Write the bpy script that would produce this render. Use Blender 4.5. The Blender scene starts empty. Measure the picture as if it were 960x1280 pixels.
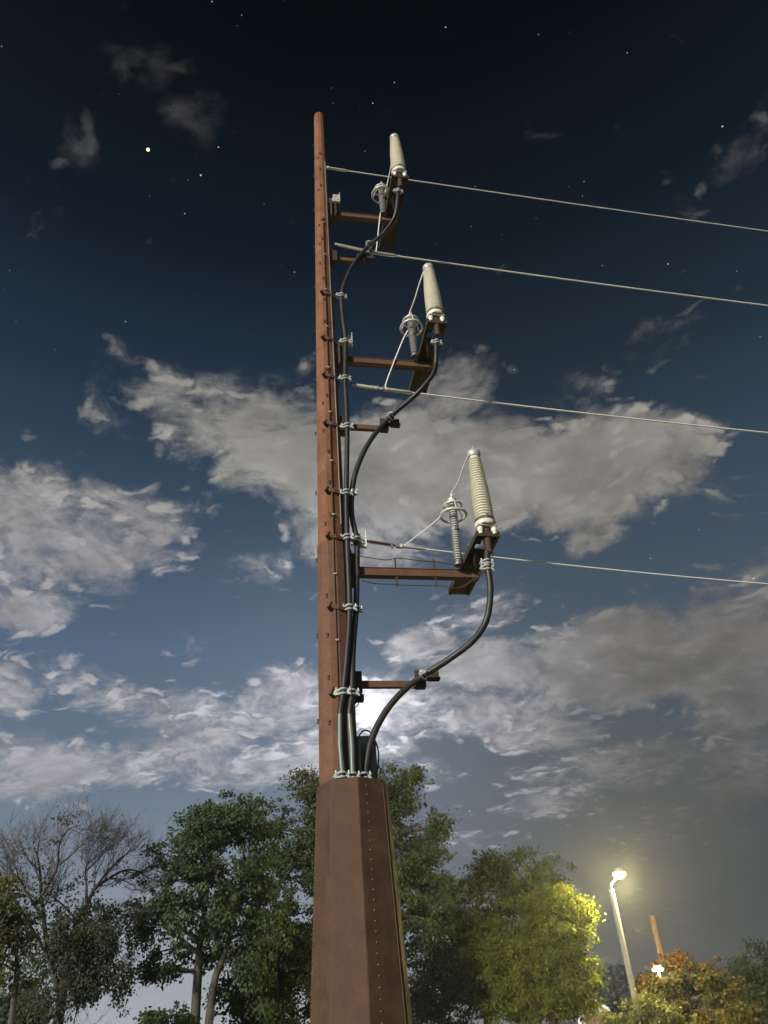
import bpy, math, random
import numpy as np
from mathutils import Vector, Matrix
from mathutils import noise as mnoise
R = math.radians
rng = np.random.default_rng(7)
random.seed(7)
scn = bpy.context.scene
COL = scn.collection

# ------------------------------------------------------------------ camera
PITCH, ROLL, FPX, EYE = R(34), R(4.4), 960.0, 1.65
FW = Vector((0, math.cos(PITCH), math.sin(PITCH)))
U0 = Vector((0, -math.sin(PITCH), math.cos(PITCH)))
R0 = Vector((1, 0, 0))
RC = R0 * math.cos(ROLL) - U0 * math.sin(ROLL)
UC = U0 * math.cos(ROLL) + R0 * math.sin(ROLL)
EYEP = Vector((0, 0, EYE))
cam = bpy.data.cameras.new('camera')
camo = bpy.data.objects.new('camera', cam)
COL.objects.link(camo)
camo.matrix_world = Matrix(((RC.x, UC.x, -FW.x, 0), (RC.y, UC.y, -FW.y, 0), (RC.z, UC.z, -FW.z, EYE), (0, 0, 0, 1)))
cam.sensor_fit = 'VERTICAL'
cam.sensor_height = 36
cam.lens = 36 * FPX / 1280
cam.clip_start, cam.clip_end = 0.1, 30000
scn.camera = camo


def ray(px, py):
    """survey helper: direction of a sight line, in a 960 x 1280 picture"""
    return (FW * FPX + RC * (px - 480) + UC * (640 - py)).normalized()


def at(px, py, dist):
    """point on a sight line at a horizontal distance from the viewpoint"""
    d = ray(px, py)
    return EYEP + d * (dist / math.hypot(d.x, d.y))


def metres(px_len, p):
    return px_len * ((p - EYEP).dot(FW)) / FPX


# ------------------------------------------------------------------ light, exposure
vs = scn.view_settings
vs.view_transform, vs.look, vs.exposure, vs.gamma = 'Standard', 'None', 0.18, 1.0
KEY_AZ, KEY_EL = 36.0, 20.0          # low key from the front left, standing in for unseen street lights
sd = bpy.data.lights.new('street_key', 'SUN')
sd.energy, sd.angle, sd.color = 3.8, R(5.0), (1.0, 0.92, 0.79)
so = bpy.data.objects.new('street_key', sd)
COL.objects.link(so)
src = Vector((-math.sin(R(KEY_AZ)) * math.cos(R(KEY_EL)), -math.cos(R(KEY_AZ)) * math.cos(R(KEY_EL)), math.sin(R(KEY_EL))))
so.rotation_euler = src.to_track_quat('Z', 'Y').to_euler()
so.location = src * 60


# ------------------------------------------------------------------ node helper
class NT:
    def __init__(s, tree):
        s.t = tree
        s.n, s.l = tree.nodes, tree.links

    def put(s, sock, v):
        if isinstance(v, bpy.types.NodeSocket):
            s.l.new(v, sock)
        elif v is not None:
            sock.default_value = v

    def m(s, op, a, b=None, c=None, clamp=False):
        n = s.n.new('ShaderNodeMath')
        n.operation, n.use_clamp = op, clamp
        for i, v in enumerate((a, b, c)):
            s.put(n.inputs[i], v)
        return n.outputs[0]

    def vm(s, op, a, b=None, out=0):
        n = s.n.new('ShaderNodeVectorMath')
        n.operation = op
        s.put(n.inputs[0], a)
        if b is not None:
            s.put(n.inputs[1], b)
        return n.outputs[out]

    def vlen(s, a):
        return s.vm('LENGTH', a, out='Value')

    def dot(s, a, b):
        return s.vm('DOT_PRODUCT', a, b, out='Value')

    def mapping(s, v, loc=(0, 0, 0), rot=(0, 0, 0), sc=(1, 1, 1), typ='POINT'):
        n = s.n.new('ShaderNodeMapping')
        n.vector_type = typ
        s.put(n.inputs['Vector'], v)
        if 'Location' in n.inputs:
            n.inputs['Location'].default_value = loc
        n.inputs['Rotation'].default_value = rot
        n.inputs['Scale'].default_value = sc
        return n.outputs[0]

    def noise(s, v, scale, detail=4, rough=.55, dist=0.0, lac=2.0, out=0):
        n = s.n.new('ShaderNodeTexNoise')
        s.put(n.inputs['Vector'], v)
        n.inputs['Scale'].default_value = scale
        n.inputs['Detail'].default_value = detail
        n.inputs['Roughness'].default_value = rough
        n.inputs['Lacunarity'].default_value = lac
        n.inputs['Distortion'].default_value = dist
        return n.outputs[out]

    def rng(s, v, a, b, c=0.0, d=1.0, smooth=True):
        n = s.n.new('ShaderNodeMapRange')
        n.interpolation_type = 'SMOOTHSTEP' if smooth else 'LINEAR'
        n.clamp = True
        for i, q in enumerate((v, a, b, c, d)):
            s.put(n.inputs[i], q)
        return n.outputs[0]

    def ramp(s, v, stops, interp='LINEAR'):
        n = s.n.new('ShaderNodeValToRGB')
        n.color_ramp.interpolation = interp
        e = n.color_ramp.elements
        while len(e) < len(stops):
            e.new(0.5)
        for k, (p, c) in enumerate(stops):
            e[k].position = p
            e[k].color = (*c, 1)
        s.put(n.inputs[0], v)
        return n.outputs[0]

    def mix(s, f, a, b, blend='MIX'):
        n = s.n.new('ShaderNodeMix')
        n.data_type, n.blend_type = 'RGBA', blend
        s.put(n.inputs[0], f)
        for i, v in ((6, a), (7, b)):
            if isinstance(v, tuple) and len(v) == 3:
                v = (*v, 1)
            s.put(n.inputs[i], v)
        return n.outputs[2]


# ------------------------------------------------------------------ night sky (world)
world = bpy.data.worlds.new('World')
scn.world = world
world.use_nodes = True
w = NT(world.node_tree)
w.n.clear()
tc = w.n.new('ShaderNodeTexCoord').outputs['Generated']
dirv = w.vm('NORMALIZE', tc)
sx = w.n.new('ShaderNodeSeparateXYZ')
w.put(sx.inputs[0], dirv)
X, Y, Z = sx.outputs
ZOFF = 0.26
zc = w.m('ADD', w.m('MAXIMUM', Z, 0.0), ZOFF)
cp = w.n.new('ShaderNodeCombineXYZ')
w.put(cp.inputs[0], w.m('DIVIDE', X, zc))
w.put(cp.inputs[1], w.m('DIVIDE', Y, zc))
P = cp.outputs[0]                      # flat cloud deck coordinates
el = w.m('MULTIPLY', w.m('ARCSINE', Z), 1 / R(90), clamp=True)
hl = w.m('SQRT', w.m('MAXIMUM', w.m('SUBTRACT', 1.0, w.m('MULTIPLY', Z, Z)), 1e-4))
saz = w.m('DIVIDE', X, hl)             # sine of the azimuth
tR = w.rng(saz, -0.26, 0.28)
E9 = lambda d: d / 90.0
clear_l = w.ramp(el, [(E9(0), (.50, .51, .55)), (E9(3), (.39, .41, .46)), (E9(6), (.26, .285, .34)), (E9(9.5), (.175, .205, .27)),
                      (E9(15), (.108, .140, .200)), (E9(24), (.066, .098, .165)), (E9(33), (.031, .051, .092)), (E9(42), (.0135, .0265, .050)),
                      (E9(52), (.0036, .0085, .0170)), (E9(62), (.0010, .0027, .0052)), (E9(68), (.0004, .0010, .0021))])
clear_r = w.ramp(el, [(E9(0), (.055, .060, .066)), (E9(6), (.046, .053, .063)), (E9(10), (.050, .058, .071)),
                      (E9(16), (.055, .068, .090)), (E9(24), (.048, .067, .101)), (E9(33), (.027, .043, .072)), (E9(42), (.0115, .0205, .035)),
                      (E9(52), (.0038, .0080, .0140)), (E9(62), (.0010, .0024, .0045)), (E9(68), (.0004, .0010, .0020))])
clear = w.mix(tR, clear_l, clear_r)
clear = w.mix(1.0, clear, w.ramp(el, [(E9(0), (1.10, 1.12, 1.08)), (E9(33), (1.20, 1.26, 1.16)), (E9(46), (.98, 1.04, .99))]), 'MULTIPLY')
cl_l = w.ramp(el, [(E9(0), (.42, .42, .44)), (E9(10), (.37, .365, .385)), (E9(20), (.36, .345, .355)), (E9(28), (.31, .295, .30)),
                   (E9(38), (.30, .285, .25)), (E9(46), (.20, .19, .18)), (E9(52), (.06, .06, .06)), (E9(64), (.040, .037, .034))])
cl_r = w.ramp(el, [(E9(0), (.075, .075, .075)), (E9(10), (.085, .085, .083)), (E9(16), (.14, .135, .130)), (E9(24), (.175, .165, .152)),
                   (E9(36), (.27, .25, .215)), (E9(46), (.10, .095, .09)), (E9(52), (.05, .05, .05)), (E9(64), (.036, .034, .033))])
cloudc = w.mix(1.0, w.mix(w.rng(saz, -0.02, 0.34), cl_l, cl_r), (1.10, 1.12, 1.16), 'MULTIPLY')

# where the cloud fields hang: px, py, rx, ry, turn(deg), weight
FIELDS = [
    (60, 690, 190, 100, 4, .93), (30, 630, 110, 70, 0, .95), (160, 665, 120, 70, 16, .80), (60, 765, 100, 34, 0, .90), (230, 690, 60, 40, 0, .55),
    (10, 860, 66, 48, 0, .95), (125, 872, 120, 40, 18, .74), (240, 910, 130, 46, 10, .78), (345, 880, 95, 55, -12, .86), (470, 885, 130, 66, 0, .84),
    (40, 962, 130, 50, -6, 1.05), (190, 955, 150, 32, -4, .80), (330, 960, 150, 36, -4, .82), (560, 890, 90, 40, 0, .74), (520, 960, 90, 26, 0, .56), (420, 930, 120, 40, 0, .74),
    (250, 500, 84, 62, 0, .84), (285, 550, 84, 64, 20, .86), (340, 530, 95, 84, 0, 1.0), (390, 590, 120, 92, 12, 1.3), (320, 610, 60, 52, 20, .95), (480, 590, 120, 100, 0, 1.4),
    (610, 600, 110, 72, 0, 1.35), (560, 500, 70, 56, 0, .76), (740, 600, 150, 80, -8, 1.3), (830, 590, 110, 66, 0, 1.05), (745, 675, 66, 30, 0, .95), (430, 680, 120, 40, 10, .85),
    (368, 424, 32, 24, 0, .60), (720, 500, 80, 60, -20, .50), (850, 440, 80, 50, 10, .46), (330, 712, 74, 30, -10, .58), (172, 508, 60, 80, 20, .48),
    (590, 770, 86, 50, -16, .66), (520, 800, 70, 38, -10, .85), (610, 840, 90, 46, 0, 1.15), (790, 830, 190, 66, -6, 1.3), (920, 850, 90, 110, 0, 1.3), (920, 742, 84, 48, -28, .74),
    (660, 900, 140, 40, 6, .86), (780, 960, 180, 46, -4, .80), (930, 970, 90, 64, 0, .9), (700, 1000, 110, 34, 0, .68), (860, 1040, 150, 40, -6, .62),
    (600, 1046, 80, 22, 0, .56), (800, 1140, 190, 40, 0, .50), (225, 818, 44, 26, 0, .46), (100, 1240, 190, 12, 0, .52), (190, 1175, 100, 9, 0, .52), (150, 1120, 90, 8, 0, .45),
    (60, 155, 66, 62, 0, .66), (165, 60, 100, 60, 20, .56), (245, 145, 56, 60, 0, .62), (890, 190, 86, 54, -24, .64), (830, 240, 46, 50, -40, .58), (950, 120, 54, 50, 0, .56),
    (20, 265, 50, 34, 0, .52),
]


def deck(px, py):
    d = ray(px, py)
    z = max(d.z, 0) + ZOFF
    return np.array((d.x / z, d.y / z))


warp = w.vm('SUBTRACT', w.noise(P, 3.2, 3, .5, out='Color'), (.5, .5, .5))
wz = w.n.new('ShaderNodeVectorMath')
wz.operation = 'SCALE'
w.put(wz.inputs[0], warp)
wz.inputs['Scale'].default_value = 0.22
PW = w.vm('ADD', P, w.vm('MULTIPLY', wz.outputs[0], (1, 1, 0)))
mask = None
for (px, py, rx, ry, turn, wt) in FIELDS:
    c, s_ = math.cos(R(turn)), math.sin(R(turn))
    a1 = (c, s_)
    a2 = (-s_, c)
    e = 6.0
    c0 = deck(px, py)
    j1 = (deck(px + e * a1[0], py + e * a1[1]) - deck(px - e * a1[0], py - e * a1[1])) / (2 * e) * rx
    j2 = (deck(px + e * a2[0], py + e * a2[1]) - deck(px - e * a2[0], py - e * a2[1])) / (2 * e) * ry
    Um, S, _ = np.linalg.svd(np.stack((j1, j2), axis=1))
    ang = math.atan2(Um[1, 0], Um[0, 0])
    q = w.mapping(PW, (c0[0], c0[1], 0), (0, 0, ang), (S[0], S[1], 1), 'TEXTURE')
    f = w.rng(w.vlen(q), 1.5, 0.30, 0.0, wt if wt > .92 else wt + .06)
    mask = f if mask is None else w.m('MAXIMUM', mask, f)
big = w.noise(P, 7.0, 9, .62, .1)
broad = w.noise(P, 9, 5, .6, .2)
vo = w.n.new('ShaderNodeTexVoronoi')
vo.feature = 'SMOOTH_F1'
vo.inputs['Smoothness'].default_value = .35
vo.inputs['Scale'].default_value = 22
vo.inputs['Detail'].default_value = 1.5
vo.inputs['Roughness'].default_value = .55
jit = w.n.new('ShaderNodeVectorMath')
jit.operation = 'SCALE'
w.put(jit.inputs[0], w.vm('SUBTRACT', w.noise(P, 14, 4, .6, out='Color'), (.5, .5, .5)))
jit.inputs['Scale'].default_value = .07
w.put(vo.inputs['Vector'], w.vm('MULTIPLY', w.vm('ADD', PW, jit.outputs[0]), (.8, 1.2, 0)))
puff = w.rng(vo.outputs['Distance'], .75, .08, .12, .88, False)
fine = w.m('ADD', w.m('MULTIPLY', puff, .55), w.m('MULTIPLY', w.noise(PW, 32, 8, .66, .05), .45))
tex = w.m('ADD', w.m('MULTIPLY', w.m('SUBTRACT', big, .5), 1.25), w.m('MULTIPLY', w.m('SUBTRACT', fine, .385), 2.25))
dsum = w.m('ADD', mask, tex)
dens = w.m('MULTIPLY', w.rng(dsum, 0.25, 0.88), w.rng(mask, .25, .80, .40, 1.0))
thick = w.rng(dsum, 0.85, 1.5)
# cells: thin edges glow, thick middles are greyer
shade = w.m('MULTIPLY', w.m('SUBTRACT', 1.10, w.m('MULTIPLY', thick, .18)), w.m('MULTIPLY', w.rng(fine, .20, .62, .70, 1.12), w.rng(broad, .28, .70, .76, 1.12)))
MOON = ray(462, 888)
cosm = w.dot(dirv, tuple(MOON))
angm = w.m('MULTIPLY', w.m('ARCCOSINE', w.m('MINIMUM', cosm, 0.9999999)), 1 / R(1))   # degrees from the moon


def gauss(sig, amp):
    q = w.m('DIVIDE', angm, sig)
    return w.m('MULTIPLY', w.m('EXPONENT', w.m('MULTIPLY', w.m('MULTIPLY', q, q), -1.0)), amp)


aur = w.m('ADD', gauss(0.80, 2.2), w.m('ADD', gauss(3.0, .50), gauss(10.5, .24)))
cl2 = w.mix(1.0, cloudc, w.mix(1.0, (.95, .94, 1.0), aur, 'MULTIPLY'), 'ADD')
sh = w.n.new('ShaderNodeVectorMath')
sh.operation = 'SCALE'
w.put(sh.inputs[0], cl2)
w.put(sh.inputs['Scale'], shade)
skyglow = w.m('ADD', gauss(0.75, 1.1), w.m('ADD', gauss(2.4, .16), gauss(11, .05)))
clear2 = w.mix(1.0, clear, w.mix(1.0, (.86, .93, 1.1), skyglow, 'MULTIPLY'), 'ADD')
final = w.mix(w.m('MULTIPLY', dens, .96), clear2, sh.outputs[0])
bg = w.n.new('ShaderNodeBackground')
w.put(bg.inputs[0], final)
bg.inputs[1].default_value = 1.0
wo = w.n.new('ShaderNodeOutputWorld')
w.l.new(bg.outputs[0], wo.inputs[0])
world.cycles.sampling_method = 'MANUAL'
world.cycles.sample_map_resolution = 256


# ------------------------------------------------------------------ materials
def new_mat(name):
    m = bpy.data.materials.new(name)
    m.use_nodes = True
    t = NT(m.node_tree)
    return m, t, t.n['Principled BSDF']


def objco(t):
    return t.n.new('ShaderNodeTexCoord').outputs['Object']


def mat_simple(name, col, rough=.6, metal=0.0, var=.15, scale=14, bump=.0, spec=.5):
    m, t, b = new_mat(name)
    co = objco(t)
    n = t.noise(co, scale, 6, .6)
    lo = tuple(c * (1 - var) for c in col)
    hi = tuple(min(1, c * (1 + var)) for c in col)
    t.put(b.inputs['Base Color'], t.ramp(n, [(.3, lo), (.7, hi)]))
    t.put(b.inputs['Roughness'], t.rng(n, .2, .8, max(.05, rough - .1), min(1, rough + .1)))
    b.inputs['Metallic'].default_value = metal
    b.inputs['Specular IOR Level'].default_value = spec
    if bump:
        bp = t.n.new('ShaderNodeBump')
        bp.inputs['Strength'].default_value = bump
        bp.inputs['Distance'].default_value = .01
        t.put(bp.inputs['Height'], t.noise(co, scale * 4, 5, .7))
        t.l.new(bp.outputs[0], b.inputs['Normal'])
    return m


def mat_rust(name, a, bcol, c, rough=.82, runw=.5):
    """weathering steel: blotches, long vertical runs, pale scuffs"""
    m, t, b = new_mat(name)
    co = objco(t)
    blot = t.noise(co, 3.4, 9, .72, .5)
    runs = t.noise(t.mapping(co, sc=(11, 11, .8)), 2.6, 8, .72, .8)
    grit = t.noise(co, 46, 4, .7)
    col = t.mix(t.rng(blot, .34, .68), a, bcol)
    col = t.mix(t.m('MULTIPLY', t.rng(runs, .46, .70), runw), col, c)
    col = t.mix(t.m('MULTIPLY', t.rng(grit, .45, .75), .30), col, tuple(x * .55 for x in a))
    scuff = t.noise(t.mapping(co, sc=(14, 14, 2.5)), 1.6, 3, .5)
    col = t.mix(t.m('MULTIPLY', t.rng(scuff, .70, .80), .30), col, tuple(min(1, x * 2.0 + .03) for x in bcol))
    t.put(b.inputs['Base Color'], col)
    t.put(b.inputs['Roughness'], t.rng(blot, .2, .8, rough - .15, rough + .1))
    b.inputs['Specular IOR Level'].default_value = .35
    bp = t.n.new('ShaderNodeBump')
    bp.inputs['Strength'].default_value = .35
    bp.inputs['Distance'].default_value = .012
    t.put(bp.inputs['Height'], t.m('ADD', t.m('MULTIPLY', grit, .5), blot))
    t.l.new(bp.outputs[0], b.inputs['Normal'])
    return m


def mat_leaf(name, lo, mid, hi, trans=.52, extra=None):
    m, t, b = new_mat(name)
    at_ = t.n.new('ShaderNodeAttribute')
    at_.attribute_name = 'tint'
    stops = [(0.0, lo), (.5, mid), (1.0, hi)]
    if extra:
        stops = extra
    col = t.ramp(at_.outputs['Fac'], stops)
    t.n.remove(b)
    d = t.n.new('ShaderNodeBsdfPrincipled')
    t.put(d.inputs['Base Color'], col)
    d.inputs['Roughness'].default_value = .55
    d.inputs['Specular IOR Level'].default_value = .25
    tr = t.n.new('ShaderNodeBsdfTranslucent')
    t.put(tr.inputs[0], t.mix(1.0, col, (1.0, 1.15, .55), 'MULTIPLY'))
    mx = t.n.new('ShaderNodeMixShader')
    mx.inputs[0].default_value = trans
    t.l.new(d.outputs[0], mx.inputs[1])
    t.l.new(tr.outputs[0], mx.inputs[2])
    t.l.new(mx.outputs[0], t.n['Material Output'].inputs[0])
    return m


def mat_glow(name, col, strength):
    m, t, b = new_mat(name)
    t.n.remove(b)
    e = t.n.new('ShaderNodeEmission')
    e.inputs[0].default_value = (*col, 1)
    e.inputs[1].default_value = strength
    t.l.new(e.outputs[0], t.n['Material Output'].inputs[0])
    return m


M = dict(
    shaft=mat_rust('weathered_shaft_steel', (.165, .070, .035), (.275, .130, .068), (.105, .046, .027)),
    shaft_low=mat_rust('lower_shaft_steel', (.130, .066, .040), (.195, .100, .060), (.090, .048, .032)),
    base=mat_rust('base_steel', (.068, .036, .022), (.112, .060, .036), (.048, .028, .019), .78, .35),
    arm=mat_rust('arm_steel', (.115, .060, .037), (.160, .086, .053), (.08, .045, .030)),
    dark=mat_rust('tray_steel', (.050, .035, .022), (.070, .050, .031), (.040, .028, .018)),
    black=mat_simple('black_cable_jacket', (.022, .023, .025), .5, 0, .25, 6),
    galv=mat_simple('galvanised_clamp', (.52, .57, .54), .45, .15, .18, 30, .15),
    pipe=mat_simple('grey_green_conduit', (.15, .18, .165), .42, .1, .2, 7),
    ins_cream=mat_simple('cream_polymer', (.75, .75, .62), .42, 0, .06, 9),
    ins_white=mat_simple('off_white_polymer', (.83, .81, .70), .42, 0, .06, 9),
    ins_grey=mat_simple('grey_polymer', (.40, .40, .385), .5, 0, .08, 9),
    metal=mat_simple('pale_cast_metal', (.62, .62, .58), .38, .35, .10, 20),
    ring=mat_simple('white_ring_metal', (.72, .71, .66), .35, .2, .06, 20),
    steel=mat_simple('dull_steel', (.22, .21, .20), .5, .5, .2, 20),
    wire=mat_simple('aluminium_strand', (.88, .86, .82), .5, .0, .12, 60),
    lug=mat_simple('dark_lug', (.07, .035, .02), .8, 0, .2, 30),
    bolt=mat_simple('bright_bolt_head', (.21, .155, .11), .35, .3, .1, 60),
    bark=mat_simple('bark', (.085, .065, .050), .9, 0, .35, 9, .6),
    bark_pale=mat_simple('pale_bark', (.095, .086, .074), .9, 0, .3, 9, .6),
    twig=mat_simple('bare_twig', (.098, .086, .077), .9, 0, .3, 9),
    post=mat_simple('pale_lamp_post', (.25, .245, .20), .6, 0, .15, 5, .1),
    wood=mat_simple('weathered_pole_wood', (.30, .18, .085), .85, 0, .3, 6, .5),
    lampmetal=mat_simple('lamp_housing', (.30, .29, .26), .45, .3, .1, 10),
    lens=mat_glow('lit_lamp_lens', (1.0, .84, .22), 3.6),
    lens2=mat_glow('lit_white_lens', (1.0, .96, .90), 5),
    moon=mat_glow('moon_face', (1.0, .97, .92), 9),
    star=mat_glow('starlight', (.86, .93, 1.0), .62),
    planet=mat_glow('planet_light', (1.0, .78, .32), 2.6),
    leaf_mid=mat_leaf('leaf_deep_green', (0.070, 0.103, 0.056), (0.110, 0.151, 0.077), (0.159, 0.184, 0.095)),
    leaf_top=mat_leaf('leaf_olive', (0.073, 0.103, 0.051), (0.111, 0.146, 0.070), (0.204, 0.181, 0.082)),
    leaf_dark=mat_leaf('leaf_dark_green', (0.045, 0.070, 0.030), (0.068, 0.100, 0.041), (0.100, 0.131, 0.053)),  # one darker green for whole crowns
    leaf_yellow=mat_leaf('leaf_yellow_green', (.060, .090, .014), (.12, .145, .018), (.21, .195, .022), .4),  # yellow-green foliage colour
    leaf_pale=mat_leaf('leaf_pale_willow', (0.069, 0.082, 0.059), (0.109, 0.121, 0.082), (0.165, 0.165, 0.102)),
    leaf_aut=mat_leaf('leaf_autumn', None, None, None, .35, [(0, (.050, .058, .014)), (.40, (.095, .090, .018)), (.62, (.19, .085, .018)), (1, (.32, .080, .028))]),
    leaf_shrub=mat_leaf('leaf_cream_shrub', (.09, .11, .03), (.17, .18, .05), (.34, .34, .14), .3),
    needle=mat_leaf('blue_needles', (.040, .052, .058), (.062, .080, .088), (.09, .115, .12), .15),
    wall=mat_simple('pale_house_siding', (.34, .33, .29), .7, 0, .08, 3),
    roof=mat_simple('dark_roof', (.06, .055, .05), .85, 0, .25, 8, .3),
    trim=mat_simple('white_trim', (.78, .78, .76), .5, 0, .05, 8),
    door=mat_simple('brown_door', (.16, .085, .045), .6, 0, .15, 5),
)
mg, tg, bgn = new_mat('window_glass')
bgn.inputs['Base Color'].default_value = (.02, .022, .025, 1)
bgn.inputs['Roughness'].default_value = .06
M['glass'] = mg
m_, t_, b_ = new_mat('night_lawn')
co_ = objco(t_)
n_ = t_.noise(co_, .35, 8, .65)
t_.put(b_.inputs['Base Color'], t_.mix(t_.rng(t_.noise(co_, 9, 6, .7), .3, .7), t_.ramp(n_, [(.3, (.028, .040, .014)), (.7, (.060, .068, .026))]), (.045, .050, .020)))
b_.inputs['Roughness'].default_value = .95
M['lawn'] = m_
M['road'] = mat_simple('asphalt', (.05, .05, .052), .9, 0, .2, 3, .3)
M['kerb'] = mat_simple('concrete_kerb', (.32, .31, .29), .9, 0, .15, 4, .3)


# ------------------------------------------------------------------ mesh builder
def frame(d):
    d = Vector(d).normalized()
    a = Vector((0, 0, 1)) if abs(d.z) < .9 else Vector((1, 0, 0))
    u = d.cross(a).normalized()
    return d, u, d.cross(u).normalized()


class MB:
    def __init__(s):
        s.v, s.f = [], []

    def add(s, vs_, fs):
        o = len(s.v)
        s.v += [tuple(p) for p in vs_]
        s.f += [tuple(i + o for i in q) for q in fs]
        return s

    def box(s, c, size, ax=None):
        c = Vector(c)
        e = ax or (Vector((1, 0, 0)), Vector((0, 1, 0)), Vector((0, 0, 1)))
        h = [e[i] * (size[i] / 2) for i in range(3)]
        p = [c + h[0] * i + h[1] * j + h[2] * k for i in (-1, 1) for j in (-1, 1) for k in (-1, 1)]
        return s.add(p, [(0, 1, 3, 2), (4, 6, 7, 5), (0, 4, 5, 1), (2, 3, 7, 6), (0, 2, 6, 4), (1, 5, 7, 3)])

    def beam(s, a, b, wd, ht, up=(0, 0, 1)):
        a, b = Vector(a), Vector(b)
        d = (b - a).normalized()
        sd_ = d.cross(Vector(up)).normalized()
        u = sd_.cross(d)
        return s.box((a + b) / 2, ((b - a).length, wd, ht), (d, sd_, u))

    def tube(s, pts, r, n=8, cap=True):
        pts = [Vector(p) for p in pts]
        k = len(pts)
        rs = r if isinstance(r, (list, tuple)) else [r] * k
        d, u, vv = frame(pts[1] - pts[0])
        ring = []
        for i in range(k):
            t = (pts[min(i + 1, k - 1)] - pts[max(i - 1, 0)])
            t = t.normalized() if t.length > 1e-9 else d
            u = (u - t * u.dot(t)).normalized()
            vv = t.cross(u)
            for j in range(n):
                a = 2 * math.pi * j / n
                ring.append(pts[i] + (u * math.cos(a) + vv * math.sin(a)) * rs[i])
        fs = [(i * n + j, i * n + (j + 1) % n, (i + 1) * n + (j + 1) % n, (i + 1) * n + j) for i in range(k - 1) for j in range(n)]
        if cap:
            fs += [tuple(range(n))[::-1], tuple((k - 1) * n + j for j in range(n))]
        return s.add(ring, fs)

    def lathe(s, prof, c=(0, 0, 0), n=20, axis=(0, 0, 1)):
        c = Vector(c)
        d, u, vv = frame(axis)
        vs_ = []
        for (r, z) in prof:
            for j in range(n):
                a = 2 * math.pi * j / n
                vs_.append(c + d * z + (u * math.cos(a) + vv * math.sin(a)) * max(r, 1e-4))
        k = len(prof)
        fs = [(i * n + j, (i + 1) * n + j, (i + 1) * n + (j + 1) % n, i * n + (j + 1) % n) for i in range(k - 1) for j in range(n)]
        fs += [tuple(range(n)), tuple((k - 1) * n + j for j in range(n))[::-1]]
        return s.add(vs_, fs)

    def torus(s, c, Rr, r, axis=(0, 0, 1), n=28, m=8, a0=0, a1=2 * math.pi):
        c = Vector(c)
        d, u, vv = frame(axis)
        full = abs(a1 - a0 - 2 * math.pi) < 1e-6
        k = n if full else n + 1
        vs_ = []
        for i in range(k):
            a = a0 + (a1 - a0) * i / n
            rad = u * math.cos(a) + vv * math.sin(a)
            for j in range(m):
                b = 2 * math.pi * j / m
                vs_.append(c + rad * (Rr + r * math.cos(b)) + d * (r * math.sin(b)))
        fs = []
        for i in range(n):
            i2 = (i + 1) % k
            fs += [(i * m + j, i2 * m + j, i2 * m + (j + 1) % m, i * m + (j + 1) % m) for j in range(m)]
        if not full:
            fs += [tuple(range(m)), tuple((k - 1) * m + j for j in range(m))[::-1]]
        return s.add(vs_, fs)

    def prism(s, poly, d):
        """poly: 3-D outline, extruded by the vector d"""
        n = len(poly)
        d = Vector(d)
        vs_ = [Vector(p) for p in poly] + [Vector(p) + d for p in poly]
        fs = [tuple(range(n))[::-1], tuple(range(n, 2 * n))] + [(i, (i + 1) % n, n + (i + 1) % n, n + i) for i in range(n)]
        return s.add(vs_, fs)

    def mesh(s, name, mat, smooth=None):
        me = bpy.data.meshes.new(name)
        me.from_pydata(s.v, [], s.f)
        me.validate()
        import bmesh
        bm = bmesh.new()
        bm.from_mesh(me)
        bmesh.ops.recalc_face_normals(bm, faces=bm.faces)
        bm.to_mesh(me)
        bm.free()
        me.materials.append(M[mat] if isinstance(mat, str) else mat)
        if smooth:
            me.polygons.foreach_set('use_smooth', [True] * len(me.polygons))
            me.set_sharp_from_angle(angle=R(smooth))
        return me

    def build(s, name, mat, parent=None, smooth=None, bevel=0):
        o = bpy.data.objects.new(name, s.mesh(name, mat, smooth))
        COL.objects.link(o)
        o.parent = parent
        if bevel:
            b = o.modifiers.new('bevel', 'BEVEL')
            b.width, b.segments, b.limit_method = bevel, 2, 'ANGLE'
            b.angle_limit = R(25)
        return o


def place(name, me, parent, loc=(0, 0, 0), rot=(0, 0, 0), sc=(1, 1, 1)):
    o = bpy.data.objects.new(name, me)
    COL.objects.link(o)
    o.parent, o.location, o.rotation_euler, o.scale = parent, loc, rot, sc
    return o


def tag(o, label=None, cat=None, group=None, kind=None):
    for k, v in (('label', label), ('category', cat), ('group', group), ('kind', kind)):
        if v:
            o[k] = v
    return o


def thing(name, label, cat, loc=(0, 0, 0), rz=0, group=None):
    o = bpy.data.objects.new(name, None)
    COL.objects.link(o)
    o.location, o.rotation_euler = loc, (0, 0, rz)
    o.empty_display_size = .2
    return tag(o, label, cat, group)


def rebase(o):
    """move a one-mesh thing's origin to the foot of its shape"""
    me = o.data
    n = len(me.vertices)
    co = np.empty(n * 3)
    me.vertices.foreach_get('co', co)
    co = co.reshape(-1, 3)
    c = np.array([co[:, 0].mean(), co[:, 1].mean(), co[:, 2].min()])
    me.vertices.foreach_set('co', (co - c).ravel())
    o.location = Vector(c)
    return o


def smooth_path(pts, k=6):
    """Catmull-Rom through the points"""
    p = [Vector(q) for q in pts]
    p = [p[0] * 2 - p[1]] + p + [p[-1] * 2 - p[-2]]
    out = []
    for i in range(1, len(p) - 2):
        for j in range(k):
            t = j / k
            a, b, c, d = p[i - 1:i + 3]
            out.append(.5 * ((2 * b) + (c - a) * t + (2 * a - 5 * b + 4 * c - d) * t * t + (3 * b - a - 3 * c + d) * t ** 3))
    out.append(p[-2])
    return out


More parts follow.
